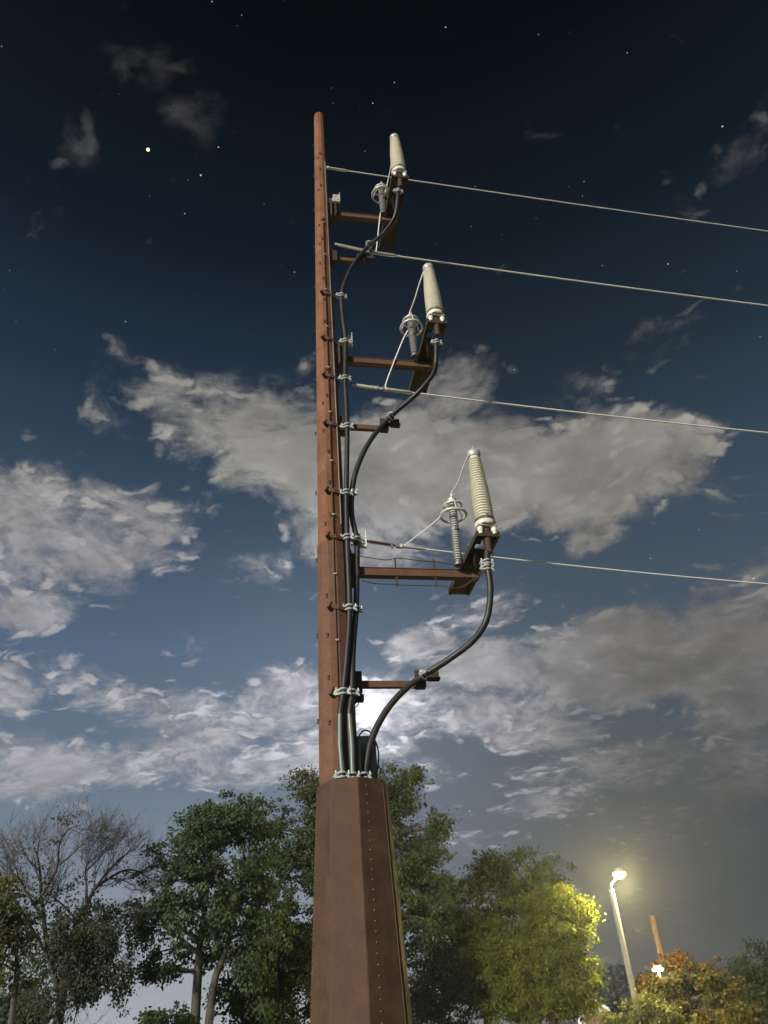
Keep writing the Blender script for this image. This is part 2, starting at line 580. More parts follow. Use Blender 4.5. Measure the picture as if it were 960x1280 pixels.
# ------------------------------------------------------------------ ground
g = MB()
nseg = 96
rings = [0, 6, 15, 30, 50, 80, 140, 250, 400]
gv = [(0, 0, 0)]
gf = []
for ri, rr in enumerate(rings[1:]):
    for j in range(nseg):
        a = 2 * math.pi * j / nseg
        gv.append((rr * math.cos(a), rr * math.sin(a), 0.0))
for j in range(nseg):
    gf.append((0, 1 + j, 1 + (j + 1) % nseg))
for ri in range(len(rings) - 2):
    for j in range(nseg):
        a0, a1 = 1 + ri * nseg + j, 1 + ri * nseg + (j + 1) % nseg
        gf.append((a0, a0 + nseg, a1 + nseg, a1))
g.add(gv, gf)
tag(g.build('ground', 'lawn'), kind='structure')
g = MB().add([(-60, 22.2, .004), (60, 22.2, .004), (60, 28.8, .004), (-60, 28.8, .004)], [(0, 1, 2, 3)])
tag(g.build('road', 'road'), kind='structure')
g = MB().box((0, 22.1, .06), (120, .2, .12)).box((0, 28.9, .06), (120, .2, .12))
tag(g.build('kerb', 'kerb', bevel=.02), kind='structure')

# ------------------------------------------------------------------ moon, planet, stars
mo = MB().lathe([(math.sin(R(a)), -math.cos(R(a))) for a in range(0, 181, 12)], n=24).build('moon', 'moon', smooth=180)
mo.scale = [math.tan(R(.30)) * 9000] * 3
mo.location = EYEP + ray(462, 888) * 9000
tag(mo, 'full moon glowing through thin cloud low beside the rusty pole', 'moon')
pl = MB().lathe([(math.sin(R(a)), -math.cos(R(a))) for a in range(0, 181, 20)], n=12).build('planet', 'planet', smooth=180)
pl.scale = [9000 * 1.75 / 960] * 3
pl.location = EYEP + ray(185, 187) * 9000
tag(pl, 'bright yellow planet, largest point of light in the dark upper left sky', 'planet')
STARS = [(273, 184, .9), (251, 219, 1.2), (231, 267, .8), (302, 19, .6), (297, 32, .4), (466, 129, .8), (493, 103, .7), (557, 34, .8), (416, 129, .4),
         (456, 189, .5), (368, 340, .8), (330, 255, .5), (157, 402, .9), (318, 418, .4), (903, 158, 1.1), (784, 66, .6), (730, 227, .6), (728, 245, .6),
         (835, 330, .9), (753, 332, .7), (921, 339, .5), (499, 319, .7), (643, 462, .8), (20, 402, .6), (69, 437, .5), (2, 58, .7), (265, 2, .8),
         (545, 305, .4), (589, 283, .5), (627, 293, .4), (670, 273, .4), (813, 698, .8), (942, 723, 1.2), (874, 662, .6), (587, 1014, .9), (235, 225, .5),
         (187, 245, .4), (414, 110, .4), (950, 421, .6), (711, 233, .4), (594, 233, .5), (673, 43, .5), (12, 338, .5), (352, 332, .4), (245, 370, .4)]
for i in range(16):
    STARS.append((rng.uniform(0, 960), rng.uniform(0, 440), rng.uniform(.16, .36)))
sm = MB()
for (px, py, s_) in STARS:
    c = EYEP + ray(px, py) * 8800
    r_ = 8800 * s_ * 1.0 / 960
    sm.add([c + Vector((r_, 0, 0)), c - Vector((r_, 0, 0)), c + Vector((0, r_, 0)), c - Vector((0, r_, 0)), c + Vector((0, 0, r_)), c - Vector((0, 0, r_))],
           [(0, 2, 4), (2, 1, 4), (1, 3, 4), (3, 0, 4), (2, 0, 5), (1, 2, 5), (3, 1, 5), (0, 3, 5)])
tag(sm.build('stars', 'star'), kind='stuff')

# ------------------------------------------------------------------ the riser pole
P0 = Vector((-.83, 9.97, 0))
PR = R(11.5)                                   # +x along the arms, -y towards the viewer
XA = Vector((math.cos(PR), math.sin(PR), 0))
YA = Vector((-math.sin(PR), math.cos(PR), 0))


def L2W(p):
    return P0 + XA * p[0] + YA * p[1] + Vector((0, 0, p[2]))


pole = thing('riser_pole', 'tall rusty brown steel power pole with three side arms on a wide faceted base', 'power pole', P0, PR)
camdir = (EYEP - P0)
camdir.z = 0
camdir.normalize()
cdl = Vector((camdir.dot(XA), camdir.dot(YA), 0))          # towards the viewer, pole frame
rdl = Vector((-cdl.y, cdl.x, 0))                             # to the viewer's right


def fdir(deg):
    return cdl * math.cos(R(deg)) + rdl * math.sin(R(deg))


def SR(z):
    return .260 - (z - 4.3) * (.260 - .137) / 15.7          # shaft radius


def shaft_ring(z, k=1.0, extra=0.0):
    return [fdir(15 + 30 * i) * (SR(z) * k + extra) + Vector((0, 0, z)) for i in range(12)]


def loft(rings_):
    mb = MB()
    n = len(rings_[0])
    vs_ = [p for r_ in rings_ for p in r_]
    fs = [(i * n + j, i * n + (j + 1) % n, (i + 1) * n + (j + 1) % n, (i + 1) * n + j) for i in range(len(rings_) - 1) for j in range(n)]
    fs += [tuple(range(n))[::-1], tuple((len(rings_) - 1) * n + j for j in range(n))]
    return mb.add(vs_, fs)


ZJ = 7.80
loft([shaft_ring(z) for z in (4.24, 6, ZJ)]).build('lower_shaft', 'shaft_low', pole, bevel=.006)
loft([shaft_ring(z, 1, -.012) for z in (ZJ + .002, 10, 12, 14, 16, 18, 19.93)] + [shaft_ring(19.98, .9), shaft_ring(20.0, .6)]).build('upper_shaft', 'shaft', pole, bevel=.005)
# base housing: a flared eight-sided shell
BC = Vector((.16, -.04, 0))


def BR(z):
    return .452 + (4.34 - z) * (.562 - .452) / 2.6


def base_ring(z, extra=0.0):
    return [BC + fdir(8 + 45 * i) * (BR(z) + extra) + Vector((0, 0, z)) for i in range(8)]


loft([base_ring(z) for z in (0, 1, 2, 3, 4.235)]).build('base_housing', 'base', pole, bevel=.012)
# folded seam strip along one corner of the housing
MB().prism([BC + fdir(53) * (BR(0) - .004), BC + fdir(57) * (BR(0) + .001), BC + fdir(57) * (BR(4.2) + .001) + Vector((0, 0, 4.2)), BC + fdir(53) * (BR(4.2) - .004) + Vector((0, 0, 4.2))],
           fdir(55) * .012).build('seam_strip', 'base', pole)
bolt_me = MB().lathe([(.0, .012), (.006, .007), (.0085, .003), (.0092, -.004)][::-1], n=8).mesh('bolt', 'bolt', 40)
cosp = math.cos(R(22.5))
for z in np.arange(.25, 4.18, .105):
    for deg, off in ((-79, 0), (30.5 - 8, .0)):
        z2 = z + off
        # find the flat's distance along this heading
        k = round((deg - 8 - 22.5) / 45)
        mid = 8 + 22.5 + 45 * k
        rr = BR(z2) * cosp / math.cos(R(deg - mid))
        p = BC + fdir(deg) * rr + Vector((0, 0, z2))
        place('bolt', bolt_me, pole, p, fdir(mid).to_track_quat('Z', 'Y').to_euler())
# climbing lugs in two columns up the shaft
lug_me = MB().box((0, .006, 0), (.026, .02, .06)).box((0, .010, .022), (.040, .02, .012)).mesh('climbing_lug', 'lug')
for i, z in enumerate(np.arange(5.0, 19.7, .62)):
    for mid in ((-30, 0) if z > 8.0 else (-30,)):
        rr = SR(z) * math.cos(R(15)) - (.012 if z > ZJ else 0)
        zz = z + (0 if mid else .16)
        if rng.random() < (.22 if z < 9 else .42):
            continue
        q = fdir(mid)
        place('climbing_lug', lug_me, pole, fdir(mid + (6 if mid else -3)) * rr + Vector((0, 0, zz)), (0, 0, math.atan2(q.y, q.x) - math.pi / 2))
    if i % 2 == 0:
        q = fdir(-92)
        place('climbing_lug', lug_me, pole, fdir(-90) * (SR(z) - .004) + Vector((0, 0, z + .1)), (0, 0, math.atan2(q.y, q.x) - math.pi / 2))
# ground lead down the front flats with its clips
gl = [fdir(7 - (z < 7.8) * 1.5) * (SR(z) + .004) + Vector((0, 0, z)) for z in np.arange(4.4, 16.4, .6)]
MB().tube(gl, .009, 6).build('ground_lead', 'lug', pole, 60)
clip_me = MB().box((0, 0, 0), (.05, .018, .022)).mesh('lead_clip', 'metal')
for z in np.arange(5.1, 16.2, 1.05):
    q = fdir(7)
    place('lead_clip', clip_me, pole, fdir(7) * (SR(z) + .008) + Vector((0, 0, z)), (0, 0, math.atan2(q.y, q.x) - math.pi / 2))
MB().tube([fdir(40) * (SR(z) + .004) + Vector((0, 0, z)) for z in np.arange(8.1, 18, .7)], .012, 6).build('side_lead', 'steel', pole, 60)


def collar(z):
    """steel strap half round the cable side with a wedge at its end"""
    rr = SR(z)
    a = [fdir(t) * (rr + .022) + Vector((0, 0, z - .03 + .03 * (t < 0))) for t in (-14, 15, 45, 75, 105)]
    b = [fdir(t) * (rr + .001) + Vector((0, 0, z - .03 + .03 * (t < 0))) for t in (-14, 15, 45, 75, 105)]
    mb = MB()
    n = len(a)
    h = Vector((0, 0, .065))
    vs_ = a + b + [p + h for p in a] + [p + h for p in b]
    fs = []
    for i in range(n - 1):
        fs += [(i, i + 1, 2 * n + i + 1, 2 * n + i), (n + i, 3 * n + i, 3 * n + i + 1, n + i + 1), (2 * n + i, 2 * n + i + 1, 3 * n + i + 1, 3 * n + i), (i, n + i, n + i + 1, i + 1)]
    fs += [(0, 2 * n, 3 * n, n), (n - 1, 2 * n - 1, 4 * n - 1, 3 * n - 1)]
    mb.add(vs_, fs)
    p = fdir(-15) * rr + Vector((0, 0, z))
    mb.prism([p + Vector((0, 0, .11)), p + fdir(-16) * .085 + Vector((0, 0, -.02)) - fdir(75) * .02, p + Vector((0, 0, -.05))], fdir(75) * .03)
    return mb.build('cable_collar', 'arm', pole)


# ---- clamps: two saddles round a cable, with ears and bolts
def clamp_mesh():
    mb = MB()
    for dz in (-.035, .035):
        mb.torus((0, 0, dz), .058, .017, n=14, m=6)
    for sx_ in (-1, 1):
        mb.box((sx_ * .085, 0, .0), (.065, .05, .085))
        mb.tube([(sx_ * .09, -.05, .01), (sx_ * .09, .05, .01)], .016, 6)
        mb.tube([(sx_ * .115, -.005, -.055), (sx_ * .10, -.005, .075)], .012, 6)
    mb.box((0, .06, 0), (.15, .03, .05))
    mb.prism([(-.12, -.03, .03), (-.16, -.03, -.04), (-.07, -.03, -.05)], (0, .05, 0))
    return mb.mesh('cable_clamp', 'galv', 50)


CLAMP = clamp_mesh()


def clamp(p, d=(0, 0, 1), sc=1.0, spin=0.0):
    q = Vector(d).normalized().to_track_quat('Z', 'Y')
    o = place('cable_clamp', CLAMP, pole, p, (0, 0, 0), (sc * .88, sc * .88, sc * .88))
    e = Matrix.Rotation(spin, 3, 'Z')
    o.rotation_euler = (q.to_matrix() @ e if abs(Vector(d).normalized().z) < .9 else e).to_euler()
    return o


# ---- arms, trays, supports
ARMS = [dict(z=7.46, c=2.15, r=SR(7.46), ar=1.17, h=.125), dict(z=11.89, c=1.86, r=SR(11.89), ar=1.02, h=.12), dict(z=16.22, c=1.53, r=SR(16.22), ar=.95, h=.115)]
for a in ARMS:
    z, c, h = a['z'], a['c'], a['h']
    x0 = a['r'] + .10
    x1 = c + .10
    mb = MB()
    zc_ = z - .09
    mb.box(((x0 + x1) / 2, 0, zc_), (x1 - x0, .10, h - .012))
    mb.box(((x0 + x1) / 2, 0, zc_ + h / 2), (x1 - x0, .122, .012)).box(((x0 + x1) / 2, 0, zc_ - h / 2), (x1 - x0, .122, .012))
    arm = mb.build('crossarm', 'arm', pole)
    mb = MB().box((a['r'] + .055, .0, z - .06), (.11, .26, .46)).box((a['r'] + .12, 0, z - .06), (.022, .30, .34)).box((a['r'] + .02, 0, z - .06), (.03, .36, .52))
    mb.build('arm_bracket', 'dark', pole, bevel=.006)
    # tray: two rails, a rear plate, front cross members
    mb = MB()
    for s_ in (-1, 1):
        mb.box((c + s_ * .168, -.1, z + .035), (.014, 1.80, .085))
        mb.box((c + s_ * .146, -.1, z - .006), (.032, 1.80, .012))
    mb.box((c, .21, z + .006), (.322, 1.178, .012))
    mb.box((c, -.50, z + .006), (.322, .24, .012))
    mb.box((c, -.985, z + .035), (.322, .014, .085))
    mb.build('mounting_tray', 'dark', pole)
    mb = MB()
    for s_ in (-1, 1):
        mb.box((c + s_ * .105, -.86, z + .012), (.094, .225, .024))
    mb.build('pad_plate', 'dark', pole)
    # hanging gusset with its rounded lower edge
    pts_ = [(c - .10, -.62, z - .012), (c + .11, -.62, z - .012), (c + .11, -.44, z - .12), (c + .05, -.32, z - .19), (c - .04, -.34, z - .18), (c - .10, -.45, z - .10)]
    MB().prism(pts_, (0, .014, .006)).build('gusset', 'dark', pole)
    MB().tube([(c + .10, -.30, z - .20), (c + .02, -.02, z - .20), (c - .02, .45, z - .03)], .008, 6).build('brace_rod', 'arm', pole, 60)
    MB().box((c - .02, -.28, z - .02), (.06, .26, .03)).build('tray_cleat', 'arm', pole)

# white terminal plates above each arm root
for (x, z, sc_) in ((.315, 16.66, 1.0), (.41, 12.28, 1.0), (.45, 7.90, 1.0)):
    mb = MB().box((x - .0, -.05, z), (.15, .05, .24)).box((x + .07, -.05, z + .03), (.016, .09, .30)).box((x - .09, .0, z), (.14, .05, .10))
    for (dx, dz) in ((-.03, .06), (.02, -.05)):
        mb.lathe([(.0, .0), (.016, .0), (.016, .02), (.0, .022)], (x + dx, -.075, z + dz), 8, (0, -1, 0))
    mb.build('terminal_plate', 'metal', pole, bevel=.006)

# short cable supports below each arm
SUP = [dict(z=5.60, x=1.27), dict(z=10.22, x=1.06), dict(z=14.66, x=.86)]
for s_ in SUP:
    z, x = s_['z'], s_['x']
    MB().beam((SR(z) + .05, 0, z), (x - .14, 0, z), .075, .095).build('support_arm', 'arm', pole, bevel=.005)
    mb = MB().box((x - .10, -.02, z + .02), (.14, .12, .16)).box((x + .00, -.03, z + .125), (.34, .05, .15)).box((x + .1, -.03, z + .07), (.16, .10, .04))
    mb.build('support_head', 'dark', pole, bevel=.006)
    MB().box((SR(z) + .03, 0, z + .01), (.13, .20, .30)).build('support_bracket', 'dark', pole, bevel=.005)


# ---- riser cables: points given on sight lines with their depth in the pole frame
def lp(px, py, y):
    """survey helper: point of a sight line on the upright plane y = const of the pole frame"""
    d = ray(px, py)
    o = EYEP - P0
    k = (y - o.dot(YA)) / d.dot(YA)
    q = o + d * k
    return Vector((q.dot(XA), y, q.z))


def cable(pts_, r, label, group='black riser cables on the pole'):
    loc = [lp(*p) for p in pts_]
    path = smooth_path(loc, 6)
    mb = MB().tube([L2W(p) for p in path], r, 10)
    o = mb.build('riser_cable', 'black', None, 60)
    tag(rebase(o), label, 'cable', group)
    return loc


c1 = cable([(498, 236, -.93), (497, 250, -.90), (493, 272, -.75), (479, 292, -.45), (460, 308, -.14), (442, 330, -.12), (431, 353, -.13), (427, 372, -.14), (429, 400, -.14), (432, 426, -.14),
            (431.5, 474, -.15), (434, 533, -.15), (433, 616, -.17), (434, 674, -.19), (437, 760, -.20), (434, 815, -.24), (429, 866, -.27), (425, 900, -.30), (428, 972, -.32)], .041,
           'black riser cable that climbs highest, to the top arm')
c2 = cable([(545, 425, -.93), (545, 450, -.88), (541, 468, -.72), (521, 492, -.42), (487, 522, -.14), (462, 552, -.12), (446, 586, -.11), (440, 616, -.10), (440, 645, -.10), (446, 677, -.09),
            (446, 720, -.10), (445, 762, -.12), (441, 815, -.18), (440, 866, -.23), (437, 900, -.26), (441, 972, -.28)], .043,
           'black riser cable that swings out to the middle arm')
c3 = cable([(609, 690, -.93), (609.5, 707, -.93), (613, 738, -.90), (608, 775, -.82), (590, 802, -.62), (560, 825, -.38), (527, 846, -.16), (500, 868, -.12), (478, 896, -.10), (463, 930, -.12), (456, 974, -.16)], .047,
           'black riser cable lowest of three, curving over the moon')
# collars and clamps where the cables are held
CL1 = [(427, 370, -.14), (432, 427, -.14), (431.5, 473, -.15), (434, 533, -.15), (433, 616, -.17), (434, 672, -.19), (437, 760, -.20), (429, 865, -.27)]
CL2 = [(440, 616, -.10), (446, 675, -.09), (445, 762, -.12), (440, 866, -.23)]
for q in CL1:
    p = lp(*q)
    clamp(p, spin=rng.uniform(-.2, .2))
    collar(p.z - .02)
for q in CL2:
    clamp(lp(*q), sc=.95, spin=rng.uniform(-.3, .3))
for q, sx_ in (((428, 969, -.33), .9), ((441, 970, -.29), .9), ((455, 970, -.2), .9)):
    clamp(lp(*q), sc=sx_)
for q, d in (((461, 307, -.15), (.7, -.2, .75)), ((488, 521, -.15), (.75, -.2, .7)), ((529, 844, -.17), (.8, -.2, .55))):
    clamp(lp(*q), d, .95)
for q in ((498, 239, -.93), (546, 428, -.93), (609, 703, -.93), (609, 710, -.93)):
    clamp(lp(*q), sc=.9)
# conduit sleeves over the lowest stretch, and the small enclosure with its loop of wire
for (pts_, r_) in (([(425, 893, -.31), (425, 930, -.325), (428, 966, -.34)], .034), ([(437, 893, -.27), (440, 930, -.285), (441, 967, -.30)], .036), ([(449, 925, -.2), (450, 968, -.22)], .022)):
    MB().tube([lp(*p) for p in pts_], r_, 10).build('cable_sleeve', 'pipe', pole, 60)
p = lp(457, 945, .05)
MB().box((p.x, .05, 4.56), (.26, .20, .64)).box((p.x - .03, -.06, 4.66), (.10, .03, .40)).build('enclosure', 'pipe', pole, bevel=.012)
MB().tube(smooth_path([lp(448, 940, 0), lp(448, 922, -.02), (lp(456, 913, -.04)), lp(466, 919, -.05), lp(473, 940, -.05), lp(472, 960, -.05), lp(469, 980, -.05)], 5), .011, 6).build('wire_loop', 'black', pole, 60)
MB().box(lp(449, 873, 0), (.12, .10, .09)).build('small_box', 'dark', pole, bevel=.005)
MB().tube(smooth_path([lp(448, 855, 0), lp(450, 864, -.02), lp(448, 880, -.02), lp(442, 886, -.05)], 5), .007, 6).build('wire_loop', 'black', pole, 60)
# ground leads strapped along the lowest arm
a = ARMS[0]
for (pts_, nm) in (([(.42, -.06, 7.62), (.8, -.07, 7.56), (1.0, -.07, 7.60), (1.35, -.07, 7.56), (1.6, -.07, 7.55), (1.95, -.05, 7.50)], 'arm_lead'),
                   ([(.42, -.06, 7.20), (.6, -.07, 7.15), (.8, -.07, 7.14), (1.2, -.07, 7.13), (1.6, -.07, 7.13), (1.95, -.06, 7.13), (2.25, -.4, 7.30), (2.35, -.6, 7.42)], 'arm_lead')):
    MB().tube(smooth_path(pts_, 5), .0065, 6).build(nm, 'lug', pole, 60)
for x in (.95, 1.55):
    for z in (7.52, 7.20):
        MB().box((x, -.062, z), (.022, .012, .16)).build('lead_strap', 'lug', pole)
MB().tube(smooth_path([(.38, -.06, 11.75), (.7, -.06, 11.66), (1.2, -.06, 11.68), (1.6, -.06, 11.72)], 5), .008, 6).build('arm_lead', 'lug', pole, 60)


# ------------------------------------------------------------------ cable terminations
def shed_profile(z0, z1, n, r0, r1, lip, rm=None):
    out = []
    for i in range(n):
        t = (i + .0) / n
        zz = z0 + (z1 - z0) * t
        dz = (z1 - z0) / n
        r_ = r0 + (r1 - r0) * t + (rm or 0) * math.sin(math.pi * min(1, t * 1.15))
        out += [(r_, zz), (r_, zz + dz * .20), (r_ + lip, zz + dz * .26), (r_ + lip, zz + dz * .42), (r_ + lip * .35, zz + dz * .86), (r_, zz + dz * .96)]
    return out


def termination(a, label, mat, nshed):
    z = a['z'] + .085
    o = thing('cable_termination', label, 'termination', L2W((a['c'], -.93, z)), PR, 'cable terminations at the arm ends')
    for (x, y) in ((-.105, -.05), (.105, -.05), (-.105, .13), (.105, .13)):
        MB().lathe([(.02, -.06), (.036, -.05), (.038, -.01), (.046, .0), (.046, .045), (.036, .062), (.024, .07)], (x, y, 0), 12).build('standoff', 'ins_white', o, 50)
    MB().box((0, .04, .082), (.30, .28, .022)).build('flange', 'metal', o, bevel=.006)
    mb = MB().lathe([(.10, .094), (.150, .10), (.158, .125), (.158, .16), (.142, .175), (.12, .178)], n=24)
    for k in range(8):
        an = 2 * math.pi * k / 8
        mb.lathe([(.016, .09), (.016, .115), (.0, .118)], (.13 * math.cos(an), .13 * math.sin(an), 0), 6)
    mb.build('base_collar', mat, o, 40)
    MB().torus((0, 0, .202), .142, .012, n=24, m=6).box((0, -.145, .215), (.03, .03, .05)).build('clamp_band', 'steel', o, 50)
    prof = [(.118, .178), (.128, .20)] + shed_profile(.215, 1.36, nshed, .119 if nshed < 26 else .129, .068 if nshed < 26 else .082, .029 if nshed < 26 else .024, .012) + [(.078, 1.37), (.072, 1.395)]
    MB().lathe(prof, n=26).build('insulator', mat, o, 35)
    MB().lathe([(.085, 1.392), (.098, 1.40), (.104, 1.42), (.104, 1.475), (.096, 1.495), (.05, 1.51), (.026, 1.515), (.024, 1.55), (.010, 1.56), (.008, 1.60)], n=22).build('top_cap', 'metal', o, 40)
    MB().lathe([(.062, .07), (.06, -.03), (.052, -.10), (.052, -.17), (.044, -.20), (.044, -.34)], (0, 0, 0), 14).build('cable_gland', 'lug', o, 45)
    MB().box((0, .055, -.12), (.10, .02, .28)).build('gland_plate', 'dark', o)
    return o


termination(ARMS[0], 'cream ribbed cable termination standing on the lowest arm', 'ins_cream', 24)
termination(ARMS[1], 'off white ribbed cable termination standing on the middle arm', 'ins_white', 28)
termination(ARMS[2], 'off white ribbed cable termination standing on the top arm', 'ins_white', 28)


# ------------------------------------------------------------------ surge arresters
def arrester(a, label, x, y, tilt=0.0, mid=True):
    z, H = a['z'] + .03, a['ar']
    o = thing('surge_arrester', label, 'arrester', L2W((x, y, z)), PR, 'surge arresters beside the terminations')
    o.rotation_euler = (0, R(tilt), PR)
    MB().lathe([(.07, -.05), (.07, -.01), (.055, .0), (.05, .03)], n=14).build('foot', 'steel', o, 40)
    h2 = (H - .10) / 2
    for k in range(2):
        prof = [(.048, .03 + k * (h2 + .02))] + shed_profile(.035 + k * (h2 + .02), .03 + k * (h2 + .02) + h2, 12, .048, .050, .020) + [(.045, .03 + k * (h2 + .02) + h2)]
        MB().lathe(prof, n=18).build('housing', 'ins_grey', o, 35)
    MB().lathe([(.058, .025 + h2), (.070, .03 + h2), (.070, .065 + h2), (.058, .07 + h2)], n=18).box((.0, -.075, h2 + .05), (.03, .03, .05)).build('joint_band', 'steel', o, 40)
    MB().lathe([(.05, H - .06), (.075, H - .05), (.078, H), (.06, H + .02), (.02, H + .03), (.018, H + .12), (.0, H + .125)], n=16).build('top_terminal', 'metal', o, 40)
    MB().box((.015, -.01, H + .12), (.035, .03, .10)).build('terminal_pad', 'metal', o)
    rg = MB().torus((0, 0, H - .30), .205, .021, n=36, m=8).build('grading_ring', 'ring', o, 60)
    r2 = MB().torus((0, 0, H - .12), .145, .018, n=32, m=8).build('upper_ring', 'ring', o, 60)
    mb = MB()
    for k in range(3):
        an = R(30 + 120 * k)
        c_, s_ = math.cos(an), math.sin(an)
        mb.tube([(.07 * c_, .07 * s_, H - .02), (.145 * c_, .145 * s_, H - .12), (.205 * c_, .205 * s_, H - .30)], .011, 6)
    mb.build('ring_strut', 'ring', o, 60)
    return o, H


arrester(ARMS[0], 'tall grey ribbed surge arrester with two white rings on the lowest arm', 1.91, -.16, 1.5)
arrester(ARMS[1], 'grey surge arrester with two white rings on the middle arm', 1.62, -.15, 0)
arrester(ARMS[2], 'grey surge arrester with white rings half hidden on the top arm', 1.32, -.10, 0)

# ------------------------------------------------------------------ conductors, dead-end strings, jumpers
WAZ = R(90 - 73)
WD = Vector((math.cos(WAZ), math.sin(WAZ), 0))


def on_line(A, px, py):
    """where the sight line meets the upright plane through A along the line's bearing"""
    n = Vector((-WD.y, WD.x, 0))
    d = ray(px, py)
    return EYEP + d * ((A - EYEP).dot(n) / d.dot(n))


PTW = {}


def conductor(key, start_px, end_px, y0, label, r, sag, clampl):
    A = L2W(lp(*start_px, y0))
    B = on_line(A, *end_px)
    L_ = (B - A).length
    far = A + (B - A) * (42 / L_)
    far.z += 1.2
    pts_ = []
    for i in range(61):
        t = i / 60
        p = A + (B - A) * (42 / L_) * t
        tb = min(t * 42 / L_, 1.6)
        p.z += -sag * tb * (1 - tb) * 4 * .25 + (max(0, t * 42 / L_ - 1.0) * .02)
        pts_.append(p)
    o = thing('power_line', label, 'power line', A, 0, 'power lines leaving to the right')
    loc = [p - A for p in pts_]
    MB().tube(loc, r, 8).build('conductor', 'wire', o, 60)
    d = (loc[1] - loc[0]).normalized()
    MB().tube([d * -.03, d * .02, d * clampl, d * (clampl + .06)], [r * 1.6, r * 2.2, r * 2.2, r * 1.2], 10).box(d * (-.03), (.07, .05, .06)).build('dead_end_sleeve', 'metal', o, 50)
    PTW[key] = (A, d)
    return o


conductor('static', (411, 210), (960, 289), -.10, 'topmost thin pale wire tied straight to the pole near its tip', .013, .10, .38)
conductor('a', (468, 316), (960, 382), -.0, 'pale wire second from the top, passing the middle termination tip', .016, .12, .42)
conductor('b', (484, 487), (960, 541), -.0, 'pale wire third from the top, crossing the bright cloud', .0155, .12, .40)
conductor('c', (503, 683), (960, 730), -.0, 'lowest and faintest wire, leaving behind the cream termination', .012, .14, .30)


def string(key, start_px, y0, label, n, rr, mat):
    A = L2W(lp(*start_px, y0))
    B = PTW[key][0] - PTW[key][1] * .03
    o = thing('strain_insulator', label, 'insulator', A, 0, 'dead end insulators between pole and wire')
    L_ = (B - A).length
    d = (B - A).normalized()
    prof = [(.012, 0), (.02, .02), (.02, .07)] + shed_profile(.08, L_ - .12, n, .014, .014, rr) + [(.02, L_ - .11), (.02, L_ - .04), (.012, L_)]
    MB().lathe(prof, (0, 0, 0), 12, d).build('ribbed_rod', mat, o, 40)
    MB().box(d * (L_ - .05), (.05, .05, .07)).box(d * (L_ - .14), (.02, .06, .10)).build('end_fitting', 'steel', o)
    MB().torus((0, 0, 0), .035, .010, (0, 1, 0), 12, 6).build('shackle', 'steel', o, 60)
    return o


string('a', (419, 305), -.05, 'short ribbed dead end insulator below the top arm', 14, .022, 'ins_white')
string('b', (440, 481), -.05, 'short pale ribbed dead end insulator below the middle arm', 15, .022, 'ins_white')
string('c', (455, 676), -.05, 'thin brownish dead end insulator above the lowest arm', 12, .020, 'arm')


def jumper(pts_, label, r=.013):
    mb = MB().tube([L2W(p) for p in smooth_path(pts_, 6)], r, 7)
    o = mb.build('jumper_wire', 'wire', None, 60)
    tag(rebase(o), label, 'jumper', 'jumper wires from line to termination')


def top_of_term(a):
    return Vector((a['c'], -.93, a['z'] + .085 + 1.50))


a = ARMS[0]
jumper([lp(505, 682, 0), lp(520, 671, -.05), lp(545, 651, -.12), lp(563, 630, -.17), Vector((1.945, -.17, a['z'] + a['ar'] + .14))], 'thin jumper wire sagging from the lowest line to the ringed arrester', .010)
jumper([Vector((1.955, -.17, a['z'] + a['ar'] + .18)), Vector((2.0, -.42, a['z'] + 1.36)), Vector((2.04, -.68, a['z'] + 1.48)), top_of_term(a) + Vector((-.07, .05, -.02))], 'thin jumper wire from the arrester up to the cream termination', .010)
a = ARMS[1]
jumper([lp(482, 486, 0), lp(483, 478, -.02), lp(495, 446, -.08), lp(505, 422, -.12), lp(514, 404, -.15), Vector((1.62, -.15, a['z'] + a['ar'] + .14))], 'jumper wire rising from the third line past the middle arm')
jumper([Vector((1.62, -.15, a['z'] + a['ar'] + .16)), Vector((1.67, -.42, a['z'] + 1.24)), Vector((1.73, -.70, a['z'] + 1.40)), top_of_term(a) + Vector((-.07, .06, -.05))], 'jumper wire from the middle arrester up to its termination')
a = ARMS[2]
jumper([lp(470, 315, 0), lp(471, 308, 0), lp(474, 280, -.05), lp(477, 258, -.08), lp(482, 236, -.12)], 'jumper wire rising from the second line to the top arrester')
jumper([lp(482, 240, -.12), lp(485, 226, -.3), lp(489, 205, -.6), top_of_term(a) + Vector((-.06, .06, -.15))], 'jumper wire from the top arrester up behind its termination')


